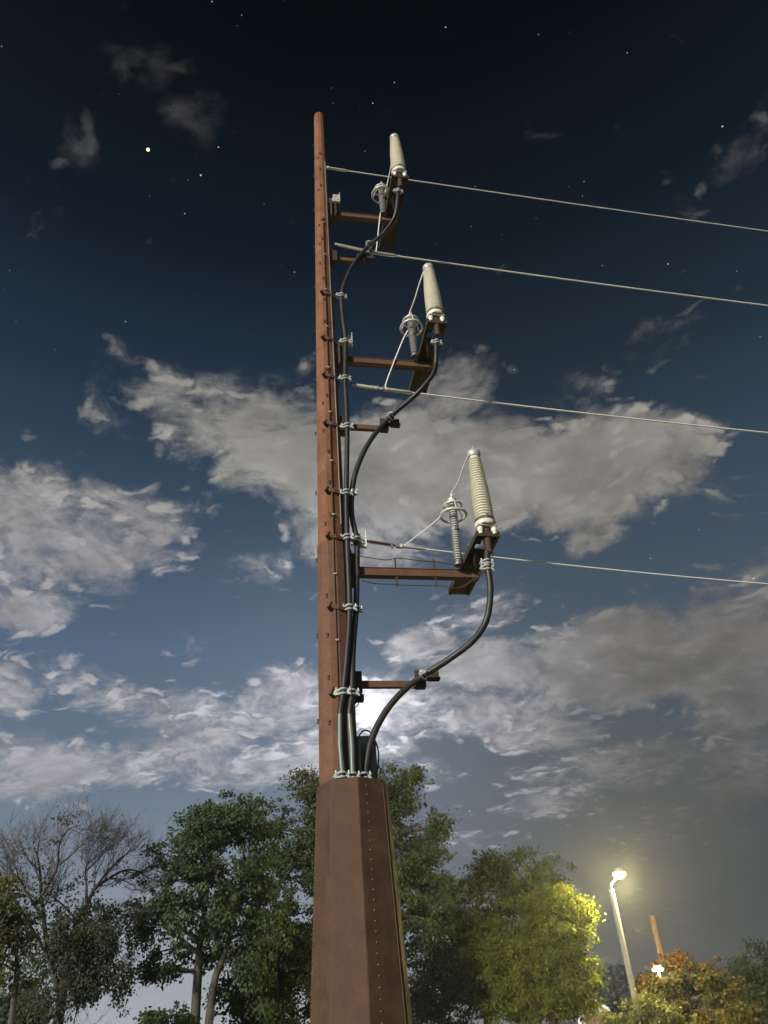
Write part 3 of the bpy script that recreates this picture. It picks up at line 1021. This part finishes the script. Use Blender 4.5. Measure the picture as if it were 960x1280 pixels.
# ------------------------------------------------------------------ trees
def leaf_cloud(cent, size, tint, per, L, droop=.3, spread=(1, 1, .55), out_from=None):
    """many small folded leaves gathered in clusters; cent (n,3), size (n), tint (n)"""
    n = len(cent)
    idx = np.repeat(np.arange(n), per)
    k = len(idx)
    off = rng.normal(0, .5, (k, 3)) * np.array(spread) * size[idx][:, None]
    pos = cent[idx] + off
    ax = rng.normal(0, 1, (k, 3))
    o = pos - (out_from if out_from is not None else cent.mean(0))
    o /= np.linalg.norm(o, axis=1, keepdims=True) + 1e-6
    ax = ax * .75 + o * .7 + np.array((0, 0, -droop * 2))
    ax /= np.linalg.norm(ax, axis=1, keepdims=True)
    lo_ = off / (np.linalg.norm(off, axis=1, keepdims=True) + 1e-6)
    nn = rng.normal(0, .45, (k, 3)) + np.array((0, 0, .30)) + o * .45 + lo_ * .75
    nn -= ax * (nn * ax).sum(1, keepdims=True)
    nn /= np.linalg.norm(nn, axis=1, keepdims=True) + 1e-9
    sd_ = np.cross(ax, nn)
    ln = (L * rng.uniform(.6, 1.25, k))[:, None]
    wd = ln * .40
    v = np.stack((pos, pos + ax * ln * .45 + sd_ * wd + nn * ln * .07, pos + ax * ln, pos + ax * ln * .45 - sd_ * wd + nn * ln * .07), 1).reshape(-1, 3)
    t = np.clip(np.repeat(tint[idx] + rng.normal(0, .13, k), 4), 0, 1)
    return v, t


def leaf_object(name, v, t, mat, parent):
    n = len(v)
    q = n // 4
    org = np.array(parent.location)
    me = bpy.data.meshes.new(name)
    me.vertices.add(n)
    me.vertices.foreach_set('co', (v - org).astype(np.float32).ravel())
    me.loops.add(q * 6)
    b = np.arange(q)[:, None] * 4
    me.loops.foreach_set('vertex_index', (b + np.array((0, 1, 2, 0, 2, 3))).ravel().astype(np.int32))
    me.polygons.add(q * 2)
    me.polygons.foreach_set('loop_start', (np.arange(q * 2) * 3).astype(np.int32))
    me.update(calc_edges=True)
    a_ = me.attributes.new('tint', 'FLOAT', 'POINT')
    a_.data.foreach_set('value', t.astype(np.float32))
    me.materials.append(M[mat])
    o = bpy.data.objects.new(name, me)
    COL.objects.link(o)
    o.parent = parent
    o['kind'] = 'stuff'
    return o


def bent(a, b, lift, k=5, wob=.06):
    a, b = Vector(a), Vector(b)
    L_ = (b - a).length
    out = []
    for i in range(k + 1):
        t = i / k
        p = a.lerp(b, t)
        p.z += lift * L_ * math.sin(math.pi * t)
        if 0 < i < k:
            p += Vector(rng.normal(0, wob * L_ / k * 1.2, 3))
        out.append(p)
    return out


def tree(name, label, D, foot, blobs, mat, leaves, L, stems=None, tr=.2, bark='bark', group='trees behind the pole', csize=.55, droop=.3, tintf=None,
         depth=.85, per=46, spread=(1, 1, .55), airy=-.10, cat='tree'):
    L, csize, per, leaves = L * .68, csize * .72, int(per * 2.0), int(leaves * 1.7)
    base = at(foot, 1285, D)
    base.z = 0
    root = thing(name, label, cat, base, 0, group)
    B = []
    for bl in blobs:
        px, py, rx, ry = bl[:4]
        dd = bl[4] if len(bl) > 4 else rng.uniform(-.12, .12) * metres(rx, at(px, py, D)) * 2
        c = at(px, py, D + dd)
        B.append((np.array(c), metres(rx, c), metres(ry, c)))
    vol = np.array([(r1 * r1 * r2) ** .72 for _, r1, r2 in B])
    ncl = max(len(B), leaves // per)
    cnt = np.maximum(1, (ncl * vol / vol.sum()).astype(int))
    C_, T_, S_ = [], [], []
    own = []
    for bi, ((c, r1, r2), m_) in enumerate(zip(B, cnt)):
        d = rng.normal(0, 1, (m_, 3))
        d /= np.linalg.norm(d, axis=1, keepdims=True)
        rad = rng.uniform(0, 1, (m_, 1)) ** .42
        wob = 1 + .24 * rng.normal(0, 1, (m_, 1))
        pts_ = c + d * rad * wob * np.array((r1, r1 * depth, r2))
        C_.append(pts_)
        keep = np.array([mnoise.noise(Vector(p) * (1.15 / (csize * 2.2) * .75)) > airy for p in pts_])
        if not keep.any():
            keep[0] = True
        pts_, d = pts_[keep], d[keep]
        C_[-1] = pts_
        m_ = len(pts_)
        own += [bi] * m_
        T_.append(np.clip(.45 + rng.normal(0, .17, m_), 0, 1))
        S_.append(csize * rng.uniform(.5, 1.45, m_))
        # loose sprigs that feather the outline
        k_ = max(2, m_ // 3)
        d = rng.normal(0, 1, (k_, 3))
        d /= np.linalg.norm(d, axis=1, keepdims=True)
        C_.append(c + d * rng.uniform(.95, 1.32, (k_, 1)) * np.array((r1, r1 * depth, r2)))
        own += [bi] * k_
        T_.append(np.clip(.5 + rng.normal(0, .17, k_), 0, 1))
        S_.append(csize * rng.uniform(.25, .6, k_))
    C_, T_, S_ = np.concatenate(C_), np.concatenate(T_), np.concatenate(S_)
    C_[:, 2] = np.maximum(C_[:, 2], .25)
    if tintf:
        T_ = np.clip(tintf(C_) + rng.normal(0, .14, len(T_)), 0, 1)
    mid = C_.mean(0)
    n_l = np.maximum(6, per * np.clip(S_ / csize, .12, 1.3) ** 1.4).astype(int)
    v, t = leaf_cloud(C_, S_, T_, n_l, L, droop, spread, mid)
    leaf_object('crown', v, t, mat, root)
    # stems, limbs and branches
    mb = MB()
    b0 = np.array(base)
    stem_paths = []
    if stems:
        for st in stems:
            p = [at(x, y, D) for (x, y) in st]
            p[0].z = 0
            stem_paths.append(smooth_path(p, 4))
    else:
        top = Vector((mid[0], mid[1], C_[:, 2].max() * .72))
        stem_paths.append(bent(base, top, 0, 8, .08))
    for k, sp in enumerate(stem_paths):
        n_ = len(sp)
        rr = [tr * (.85 if k else 1) * (1.25 if i == 0 else 1) * (1 - .78 * i / (n_ - 1)) for i in range(n_)]
        mb.tube([p - base for p in sp], rr, 8)
    nodes = [(p, tr * (1 - .75 * i / len(sp))) for sp in stem_paths for i, p in enumerate(sp) if i >= len(sp) * .25]
    for bi, (c, r1, r2) in enumerate(B):
        cv = Vector(c)
        cands = [(p, r_) for p, r_ in nodes if p.z < cv.z + .2] or nodes[:3]
        p, r_ = min(cands, key=lambda q: (q[0] - cv).length + .6 * max(0, q[0].z - cv.z + .5 * (cv - q[0]).length))
        path = bent(p, cv, .08, 5)
        r0 = min(r_ * .62, .05 + .016 * (cv - p).length * 2)
        mb.tube([q - base for q in path], [r0 * (1 - .65 * i / 5) for i in range(6)], 6, False)
        mine = [i for i, o in enumerate(own) if o == bi]
        for i in mine[::2]:
            e = Vector(C_[i])
            s_ = path[int(rng.integers(2, 6))]
            if (e - s_).length < .25:
                continue
            bp = bent(s_, e, .05, 3, .10)
            mb.tube([q - base for q in bp], [max(.010, r0 * .34), r0 * .24 + .004, r0 * .14 + .004, .006], 4, False)
    mb.build('trunk', bark, root, 70)
    return root


tree('broadleaf_tree', 'full green tree with two forked stems standing clear left of the pole', 27, 250,
     [(262, 1030, 50, 34), (300, 1035, 38, 38), (236, 1052, 34, 26), (212, 1090, 34, 22), (196, 1066, 11, 9), (265, 1085, 62, 40), (318, 1085, 32, 36), (204, 1126, 42, 20), (180, 1152, 26, 13), (232, 1140, 46, 32),
      (290, 1140, 50, 36), (222, 1180, 34, 20), (268, 1185, 50, 34), (206, 1213, 26, 12), (250, 1212, 36, 14), (300, 1205, 42, 36), (335, 1160, 26, 40), (286, 1028, 40, 24), (172, 1140, 14, 8)],
     'leaf_mid', 52000, .155, [[(243, 1290), (246, 1240), (250, 1180), (258, 1120), (262, 1050)], [(256, 1290), (266, 1238), (282, 1190), (300, 1120), (306, 1060)]], .17, 'bark_pale', csize=.48, droop=.5, airy=.0)
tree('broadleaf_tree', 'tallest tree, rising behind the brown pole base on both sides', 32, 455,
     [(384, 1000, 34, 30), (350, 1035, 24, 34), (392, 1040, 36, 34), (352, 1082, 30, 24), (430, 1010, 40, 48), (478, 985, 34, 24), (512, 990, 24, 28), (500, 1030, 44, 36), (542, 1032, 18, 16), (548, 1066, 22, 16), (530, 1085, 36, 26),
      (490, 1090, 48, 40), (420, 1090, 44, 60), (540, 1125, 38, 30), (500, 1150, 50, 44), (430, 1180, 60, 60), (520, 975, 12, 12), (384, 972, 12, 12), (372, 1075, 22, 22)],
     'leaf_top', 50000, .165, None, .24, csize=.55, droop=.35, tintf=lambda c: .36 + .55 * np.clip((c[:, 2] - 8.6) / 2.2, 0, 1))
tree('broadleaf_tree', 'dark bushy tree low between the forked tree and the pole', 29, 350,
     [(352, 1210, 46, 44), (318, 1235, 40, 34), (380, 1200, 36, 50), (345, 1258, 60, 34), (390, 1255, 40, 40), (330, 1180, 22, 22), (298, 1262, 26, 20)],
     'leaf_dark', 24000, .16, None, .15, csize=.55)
tree('slender_tree', 'small pale green pointed tree seen through a gap left of the pole', 36, 362,
     [(362, 1135, 11, 18), (360, 1160, 15, 20), (352, 1140, 8, 10), (368, 1185, 18, 24)], 'leaf_yellow', 5000, .17, None, .08, csize=.4,
     tintf=lambda c: np.full(len(c), .12))
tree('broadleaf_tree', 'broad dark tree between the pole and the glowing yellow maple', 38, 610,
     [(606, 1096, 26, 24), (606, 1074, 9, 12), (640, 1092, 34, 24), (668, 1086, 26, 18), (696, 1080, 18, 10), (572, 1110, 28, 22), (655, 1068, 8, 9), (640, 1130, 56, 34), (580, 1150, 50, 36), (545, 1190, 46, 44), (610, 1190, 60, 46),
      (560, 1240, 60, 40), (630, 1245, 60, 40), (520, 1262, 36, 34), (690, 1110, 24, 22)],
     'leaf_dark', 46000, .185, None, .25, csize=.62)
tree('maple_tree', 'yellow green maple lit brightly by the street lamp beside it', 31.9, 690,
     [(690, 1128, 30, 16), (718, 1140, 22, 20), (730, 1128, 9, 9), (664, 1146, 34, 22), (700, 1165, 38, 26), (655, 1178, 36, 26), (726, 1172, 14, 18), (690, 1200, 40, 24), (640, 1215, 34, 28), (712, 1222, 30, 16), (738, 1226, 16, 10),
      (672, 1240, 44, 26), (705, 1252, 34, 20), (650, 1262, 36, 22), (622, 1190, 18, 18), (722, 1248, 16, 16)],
     'leaf_yellow', 46000, .145, None, .17, group='trees by the street lamp', csize=.46, droop=.4, airy=-.2)
tree('autumn_tree', 'small rounded tree turning orange and red right of the lamp post', 37, 860,
     [(850, 1200, 17, 11), (838, 1214, 20, 14), (884, 1214, 20, 13), (822, 1228, 24, 16), (864, 1228, 36, 20), (904, 1236, 24, 15), (812, 1250, 26, 18), (850, 1255, 40, 24), (896, 1258, 36, 18), (926, 1262, 14, 10), (880, 1276, 50, 14), (836, 1232, 12, 10, -1.6), (818, 1232, 9, 6, -1.6), (829, 1250, 16, 10, -1.5)],
     'leaf_aut', 24000, .18, None, .13, group='trees by the street lamp', csize=.42, tintf=lambda c: .28 + .66 * np.clip((c[:, 2] - 2.9) / 1.3, 0, 1))
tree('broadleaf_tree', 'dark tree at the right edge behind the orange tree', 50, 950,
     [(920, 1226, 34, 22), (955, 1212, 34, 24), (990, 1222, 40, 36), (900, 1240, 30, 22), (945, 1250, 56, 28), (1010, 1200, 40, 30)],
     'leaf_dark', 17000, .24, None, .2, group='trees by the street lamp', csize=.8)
tree('flowering_shrub', 'pale yellow leafy shrub at the foot of the lamp post', 29.5, 790,
     [(784, 1262, 22, 12), (800, 1254, 10, 8), (766, 1272, 18, 9), (806, 1270, 24, 12), (832, 1272, 18, 12), (848, 1280, 20, 12), (820, 1258, 10, 8)],
     'leaf_shrub', 9000, .13, None, .05, group='shrubs near the ground', csize=.26, per=30, cat='shrub')
tree('broadleaf_tree', 'yellowish tree on a slim pale trunk at the left edge', 21, 18,
     [(6, 1128, 26, 22), (30, 1140, 18, 18), (-10, 1165, 34, 34), (22, 1178, 20, 20), (4, 1206, 30, 24), (30, 1216, 14, 16), (-12, 1110, 20, 20)],
     'leaf_top', 7000, .13, [[(17, 1290), (19, 1240), (20, 1190), (12, 1140)]], .085, 'bark_pale', group='trees at the left edge', csize=.36, tintf=lambda c: np.full(len(c), .72))
tree('dark_shrub', 'dark round shrub low at the left edge behind a pale trunk', 30, 40,
     [(38, 1268, 30, 13), (12, 1260, 22, 14), (62, 1278, 18, 8), (0, 1275, 30, 18)], 'leaf_dark', 7000, .17, None, .06, group='shrubs near the ground', csize=.5, cat='shrub')
tree('leafy_shrub', 'sparse dark shrub at the foot of the forked tree', 25, 212,
     [(200, 1274, 16, 7), (222, 1266, 12, 10), (232, 1276, 10, 12), (190, 1270, 7, 5)], 'leaf_mid', 2600, .14, None, .04, group='shrubs near the ground', csize=.28, per=26, cat='shrub')


def conifer(px, top, wpx, D, label):
    base = at(px, 1280, D)
    base.z = 0
    tip = at(px, top, D)
    root = thing('blue_spruce', label, 'tree', base, 0, 'blue spruces beyond the shed')
    H = tip.z
    Wd = metres(wpx, tip)
    C_, S_ = [], []
    for i in range(240):
        t = rng.uniform(0, 1) ** .8
        a_ = rng.uniform(0, 2 * math.pi)
        r_ = Wd * (1 - t) * rng.uniform(.35, 1.05)
        C_.append((base.x + r_ * math.cos(a_), base.y + r_ * math.sin(a_), .4 + (H - .4) * t - .12 * r_))
        S_.append(.55)
    C_ = np.array(C_)
    v, t = leaf_cloud(C_, np.array(S_), rng.uniform(.2, .8, len(C_)), 26, .30, .25, (1, 1, .4), np.array((base.x, base.y, H * .4)))
    leaf_object('crown', v, t, 'needle', root)
    MB().tube([(0, 0, 0), (0, 0, H * .95)], [.14, .02], 7).build('trunk', 'bark', root, 60)


conifer(765, 1216, 13, 72, 'blue grey spruce left of the lamp post beyond the shed')
conifer(785, 1208, 12, 80, 'taller faint spruce just behind the lamp post')


# ---- the half-bare tree at the left
def bare_tree():
    D = 26
    base = at(70, 1285, D)
    base.z = 0
    root = thing('half_bare_tree', 'grey half bare tree with fine twigs and hanging foliage at the left', 'tree', base, 0, 'trees at the left edge')
    mb, tw = MB(), MB()
    limbs = [([(74, 1290), (78, 1240), (88, 1190), (96, 1150)], .17),
             ([(78, 1250), (62, 1200), (55, 1150), (52, 1110), (50, 1070), (46, 1040)], .085),
             ([(52, 1110), (64, 1085), (72, 1060), (74, 1030), (84, 1012), (98, 1006)], .05),
             ([(96, 1150), (108, 1125), (118, 1100), (136, 1082), (158, 1068), (178, 1072)], .075),
             ([(108, 1125), (108, 1095), (107, 1070), (112, 1050)], .05),
             ([(118, 1100), (132, 1075), (150, 1050), (166, 1036)], .045),
             ([(96, 1150), (78, 1125), (66, 1112)], .04),
             ([(55, 1150), (36, 1110), (24, 1082), (20, 1062)], .045),
             ([(62, 1200), (20, 1120), (2, 1080), (-6, 1050)], .05),
             ([(136, 1082), (152, 1084), (170, 1096)], .03),
             ([(92, 1170), (118, 1158), (140, 1165), (148, 1185)], .04),
             ([(88, 1190), (108, 1200), (100, 1240), (92, 1280)], .03),
             ([(107, 1070), (122, 1052), (130, 1036)], .03), ([(74, 1060), (92, 1040), (108, 1022)], .03), ([(50, 1070), (36, 1052), (30, 1034)], .03)]
    tips = []

    def sprout(path, r_, lvl):
        n_ = (8, 6, 5)[lvl]
        L_ = sum((path[i + 1] - path[i]).length for i in range(len(path) - 1))
        for k in range(n_):
            t = rng.uniform(.25, 1)
            i = min(int(t * (len(path) - 1)), len(path) - 2)
            s_ = path[i].lerp(path[i + 1], rng.uniform())
            d = (path[i + 1] - path[i]).normalized()
            q = Vector(rng.normal(0, 1, 3))
            q = (q - d * q.dot(d)).normalized()
            an = R(rng.uniform(22, 52))
            e = d * math.cos(an) + q * math.sin(an)
            ln = (.85, .60, .36)[lvl] * rng.uniform(.6, 1.25)
            p, pts_ = s_.copy(), [s_.copy()]
            for _ in range(4):
                e = (e + Vector(rng.normal(0, .13, 3)) + Vector((0, 0, .10))).normalized()
                p = p + e * (ln / 4)
                pts_.append(p.copy())
            r1 = max(.0055, r_ * .42)
            tw.tube([z - base for z in pts_], [r1, r1 * .8, r1 * .62, r1 * .5, .004], 4 if lvl == 0 else 3, False)
            tips.append(p)
            if lvl < 2:
                sprout(pts_, r1, lvl + 1)

    for i, (pxs, r_) in enumerate(limbs):
        off = rng.uniform(-1.2, 1.2)
        pts_ = [at(x, y + 26 * min(1, max(0, (1150 - y) / 110)), D + off * (k / len(pxs)) * (i > 0)) for k, (x, y) in enumerate(pxs)]
        if i == 0:
            pts_[0].z = 0
        path = smooth_path(pts_, 4)
        n_ = len(path)
        mb.tube([p - base for p in path], [r_ * (1 - .75 * k / (n_ - 1)) for k in range(n_)], 7)
        if i:
            sprout(path, r_ * .6, 0)
    mb.build('trunk', 'bark', root, 70)
    o = tw.build('twigs', 'twig', root)
    o['kind'] = 'stuff'
    C_, S_, T_ = [], [], []

    def puff(px, py, rx, ry, n_, size, tint):
        for _ in range(n_):
            gx, gy = rng.normal(0, .62, 2)
            p_ = at(px + rx * gx, py + ry * gy, D + rng.uniform(-1.6, 1.6))
            if mnoise.noise(p_ * .95) < -.06:
                continue
            C_.append(p_)
            S_.append(size * rng.uniform(.6, 1.3))
            T_.append(tint + rng.normal(0, .15))
    for a_ in ((98, 1018, 12, 12, 16, .28, .9), (108, 1032, 8, 14, 10, .26, .9), (82, 1024, 8, 10, 6, .25, .8), (60, 1135, 40, 30, 22, .30, .4), (100, 1145, 36, 30, 26, .32, .4), (70, 1085, 50, 34, 16, .2, .5), (140, 1090, 26, 22, 8, .2, .5), (36, 1200, 44, 38, 62, .30, .4), (88, 1205, 40, 36, 46, .30, .4),
               (124, 1165, 26, 30, 24, .28, .5), (118, 1200, 26, 28, 20, .28, .45), (56, 1246, 40, 24, 80, .36, .3), (134, 1140, 10, 8, 8, .25, .5), (80, 1160, 46, 20, 50, .4, .4), (20, 1150, 20, 20, 24, .4, .5)):
        puff(*a_)
    for _ in range(80):                                     # hanging strands
        px, py = rng.normal(108, 22), rng.uniform(1130, 1215)
        ln = int(rng.integers(3, 9))
        for k in range(ln):
            C_.append(at(px + k * rng.uniform(-1.5, .5), py + 8 * k, D + rng.uniform(-.2, .2)))
            S_.append(.20)
            T_.append(.4)
    C_ = np.array([tuple(c) for c in C_])
    v, t = leaf_cloud(C_, np.array(S_), np.array(T_), 30, .085, .7, (1, 1, .9))
    leaf_object('crown', v, t, 'leaf_pale', root)


bare_tree()

# ------------------------------------------------------------------ street lamp beside the maple
LD = 31.0
lb = at(800, 1275, LD)
lb.z = 0
lt = at(764, 1112, LD)
lh = at(773.5, 1090, LD)
lamp = thing('street_lamp', 'tall pale street lamp shining yellow next to the bright maple', 'street lamp', (lb.x, lb.y, 0), 0, 'lit street lamps')
ptop = Vector((lt.x - lb.x, lt.y - lb.y, lt.z))
MB().tube([(0, 0, 0), ptop * .5, ptop], [.115, .10, .085], 14).lathe([(.24, 0), (.24, .03), (.18, .06)], (0, 0, 0), 14).build('post', 'post', lamp, 50)
hv = Vector((lh.x - lb.x, lh.y - lb.y, lh.z))
MB().tube([ptop + Vector((-.02, 0, -.10)), ptop + Vector((.03, -.02, .2)), hv + Vector((-.14, .03, -.18)), hv + Vector((0, 0, .05))], .035, 8).build('bracket_arm', 'post', lamp, 60)
hood = MB().lathe([(.05, .13), (.09, .12), (.15, .085), (.185, .03), (.185, .0), (.16, .0)], hv, 18).build('lamp_hood', 'lampmetal', lamp, 50)
MB().lathe([(.0, -.24), (.10, -.225), (.19, -.16), (.235, -.08), (.225, -.02), (.17, -.003)], hv, 18).build('lamp_globe', 'lens', hood, 60)
pd = bpy.data.lights.new('lamp_light', 'POINT')
pd.energy, pd.color, pd.shadow_soft_size = 3300, (1.0, .77, .32), .07
po = bpy.data.objects.new('lamp_light', pd)
COL.objects.link(po)
po.parent = lamp
po.location = hv + Vector((0, 0, -.33))

# ---- second, white lamp half hidden in the orange tree
LD2 = 36.2
q = at(822, 1210, LD2)
l2 = thing('street_lamp', 'low white twin headed lamp half hidden by the orange tree', 'street lamp', (q.x, q.y, 0), 0, 'lit street lamps')
MB().tube([(0, 0, 0), (0, 0, q.z + .05)], [.06, .045], 10).tube([(-.17, 0, q.z + .06), (.17, 0, q.z + .06)], .03, 8).build('post', 'trim', l2, 60)
for s_ in (-1, 1):
    MB().lathe([(.03, .12), (.05, .06), (.06, .01), (.05, -.01)], (s_ * .13, 0, q.z), 12).build('lamp_hood', 'lampmetal', l2, 50)
    MB().lathe([(.0, -.12), (.07, -.10), (.10, -.05), (.085, -.012), (.05, -.011)], (s_ * .13, 0, q.z), 12).build('lamp_globe', 'lens2', l2, 60)
pd = bpy.data.lights.new('lamp_light', 'POINT')
pd.energy, pd.color, pd.shadow_soft_size = 60, (1.0, .93, .82), .2
po = bpy.data.objects.new('lamp_light', pd)
COL.objects.link(po)
po.parent = l2
po.location = (0, -.25, q.z - .25)

# ---- wooden utility pole behind
UD = 48.0
ub = at(843, 1265, UD)
ut = at(819.5, 1144, UD)
up = thing('utility_pole', 'short brown wooden utility pole with a small lamp arm above the orange tree', 'utility pole', (ub.x, ub.y, 0))
MB().tube([(0, 0, 0), (0, 0, ut.z)], [.20, .155], 12).build('pole', 'wood', up, 50)
z = at(818, 1163, UD).z
MB().tube(smooth_path([(-.12, 0, z - .5), (-.25, -.05, z - .12), (-.5, -.1, z), (-.85, -.12, z + .03)], 4), .055, 6).build('lamp_arm', 'steel', up, 60)
MB().lathe([(.02, .07), (.10, .05), (.13, -.02), (.06, -.06)], (-.95, -.12, z + .03), 10).build('lamp_head', 'lampmetal', up, 50)
MB().box((-.25, 0, ut.z - .45), (.5, .05, .05)).box((0, -.17, ut.z - .9), (.06, .05, .3)).build('step_bracket', 'steel', up)

# ---- shed with a pale gable beyond the maple
SD = 58.0
sb = at(742, 1282, SD)
shed = thing('small_house', 'small pale gabled house end with white post and brown boards right of the maple', 'house', (sb.x, sb.y, 0), R(-14))
ze = at(752, 1260, SD).z
za = at(740, 1247, SD).z
hw = .90
mb = MB().prism([(-hw, 0, 0), (hw, 0, 0), (hw, 0, ze), (0, 0, za), (-hw, 0, ze)], (0, 4.5, 0))
mb.build('walls', 'wall', shed)
th = .10
for s_ in (-1, 1):
    MB().prism([(s_ * (hw + .25), -.3, ze - .16), (0, -.3, za + .06), (0, -.3, za + .06 + th), (s_ * (hw + .25), -.3, ze - .16 + th)], (0, 5.1, 0)).build('roof', 'roof', shed)
    MB().prism([(s_ * (hw + .26), -.36, ze - .22), (0, -.36, za), (0, -.36, za + .18), (s_ * (hw + .26), -.36, ze - .04)], (0, .055, 0)).build('barge_board', 'trim', shed)
MB().box((-.78, -.10, ze * .5), (.20, .16, ze)).build('corner_post', 'trim', shed)
for k in range(5):
    MB().box((-.35 + .24 * k, -.035, ze * .42), (.20, .05, ze * .84)).build('board', 'door', shed)
win = MB().box((.0, -.03, ze + .05), (.52, .05, .40)).build('window', 'trim', shed)
MB().box((.0, -.062, ze + .05), (.40, .012, .28)).build('pane', 'glass', win)


# ------------------------------------------------------------------ night haze: one closed box of thin air round everything
hz = MB().box((0, 0, 10.3), (820, 820, 22.8)).build('haze', 'lawn')
hz.data.materials.clear()
hm = bpy.data.materials.new('night_haze')
hm.use_nodes = True
ht = NT(hm.node_tree)
ht.n.remove(ht.n['Principled BSDF'])
pv = ht.n.new('ShaderNodeVolumePrincipled')
pv.inputs['Density'].default_value = .0014
pv.inputs['Color'].default_value = (.82, .90, 1.0, 1)
pv.inputs['Anisotropy'].default_value = .74
ht.l.new(pv.outputs[0], ht.n['Material Output'].inputs['Volume'])
hz.data.materials.append(hm)
tag(hz, kind='stuff')
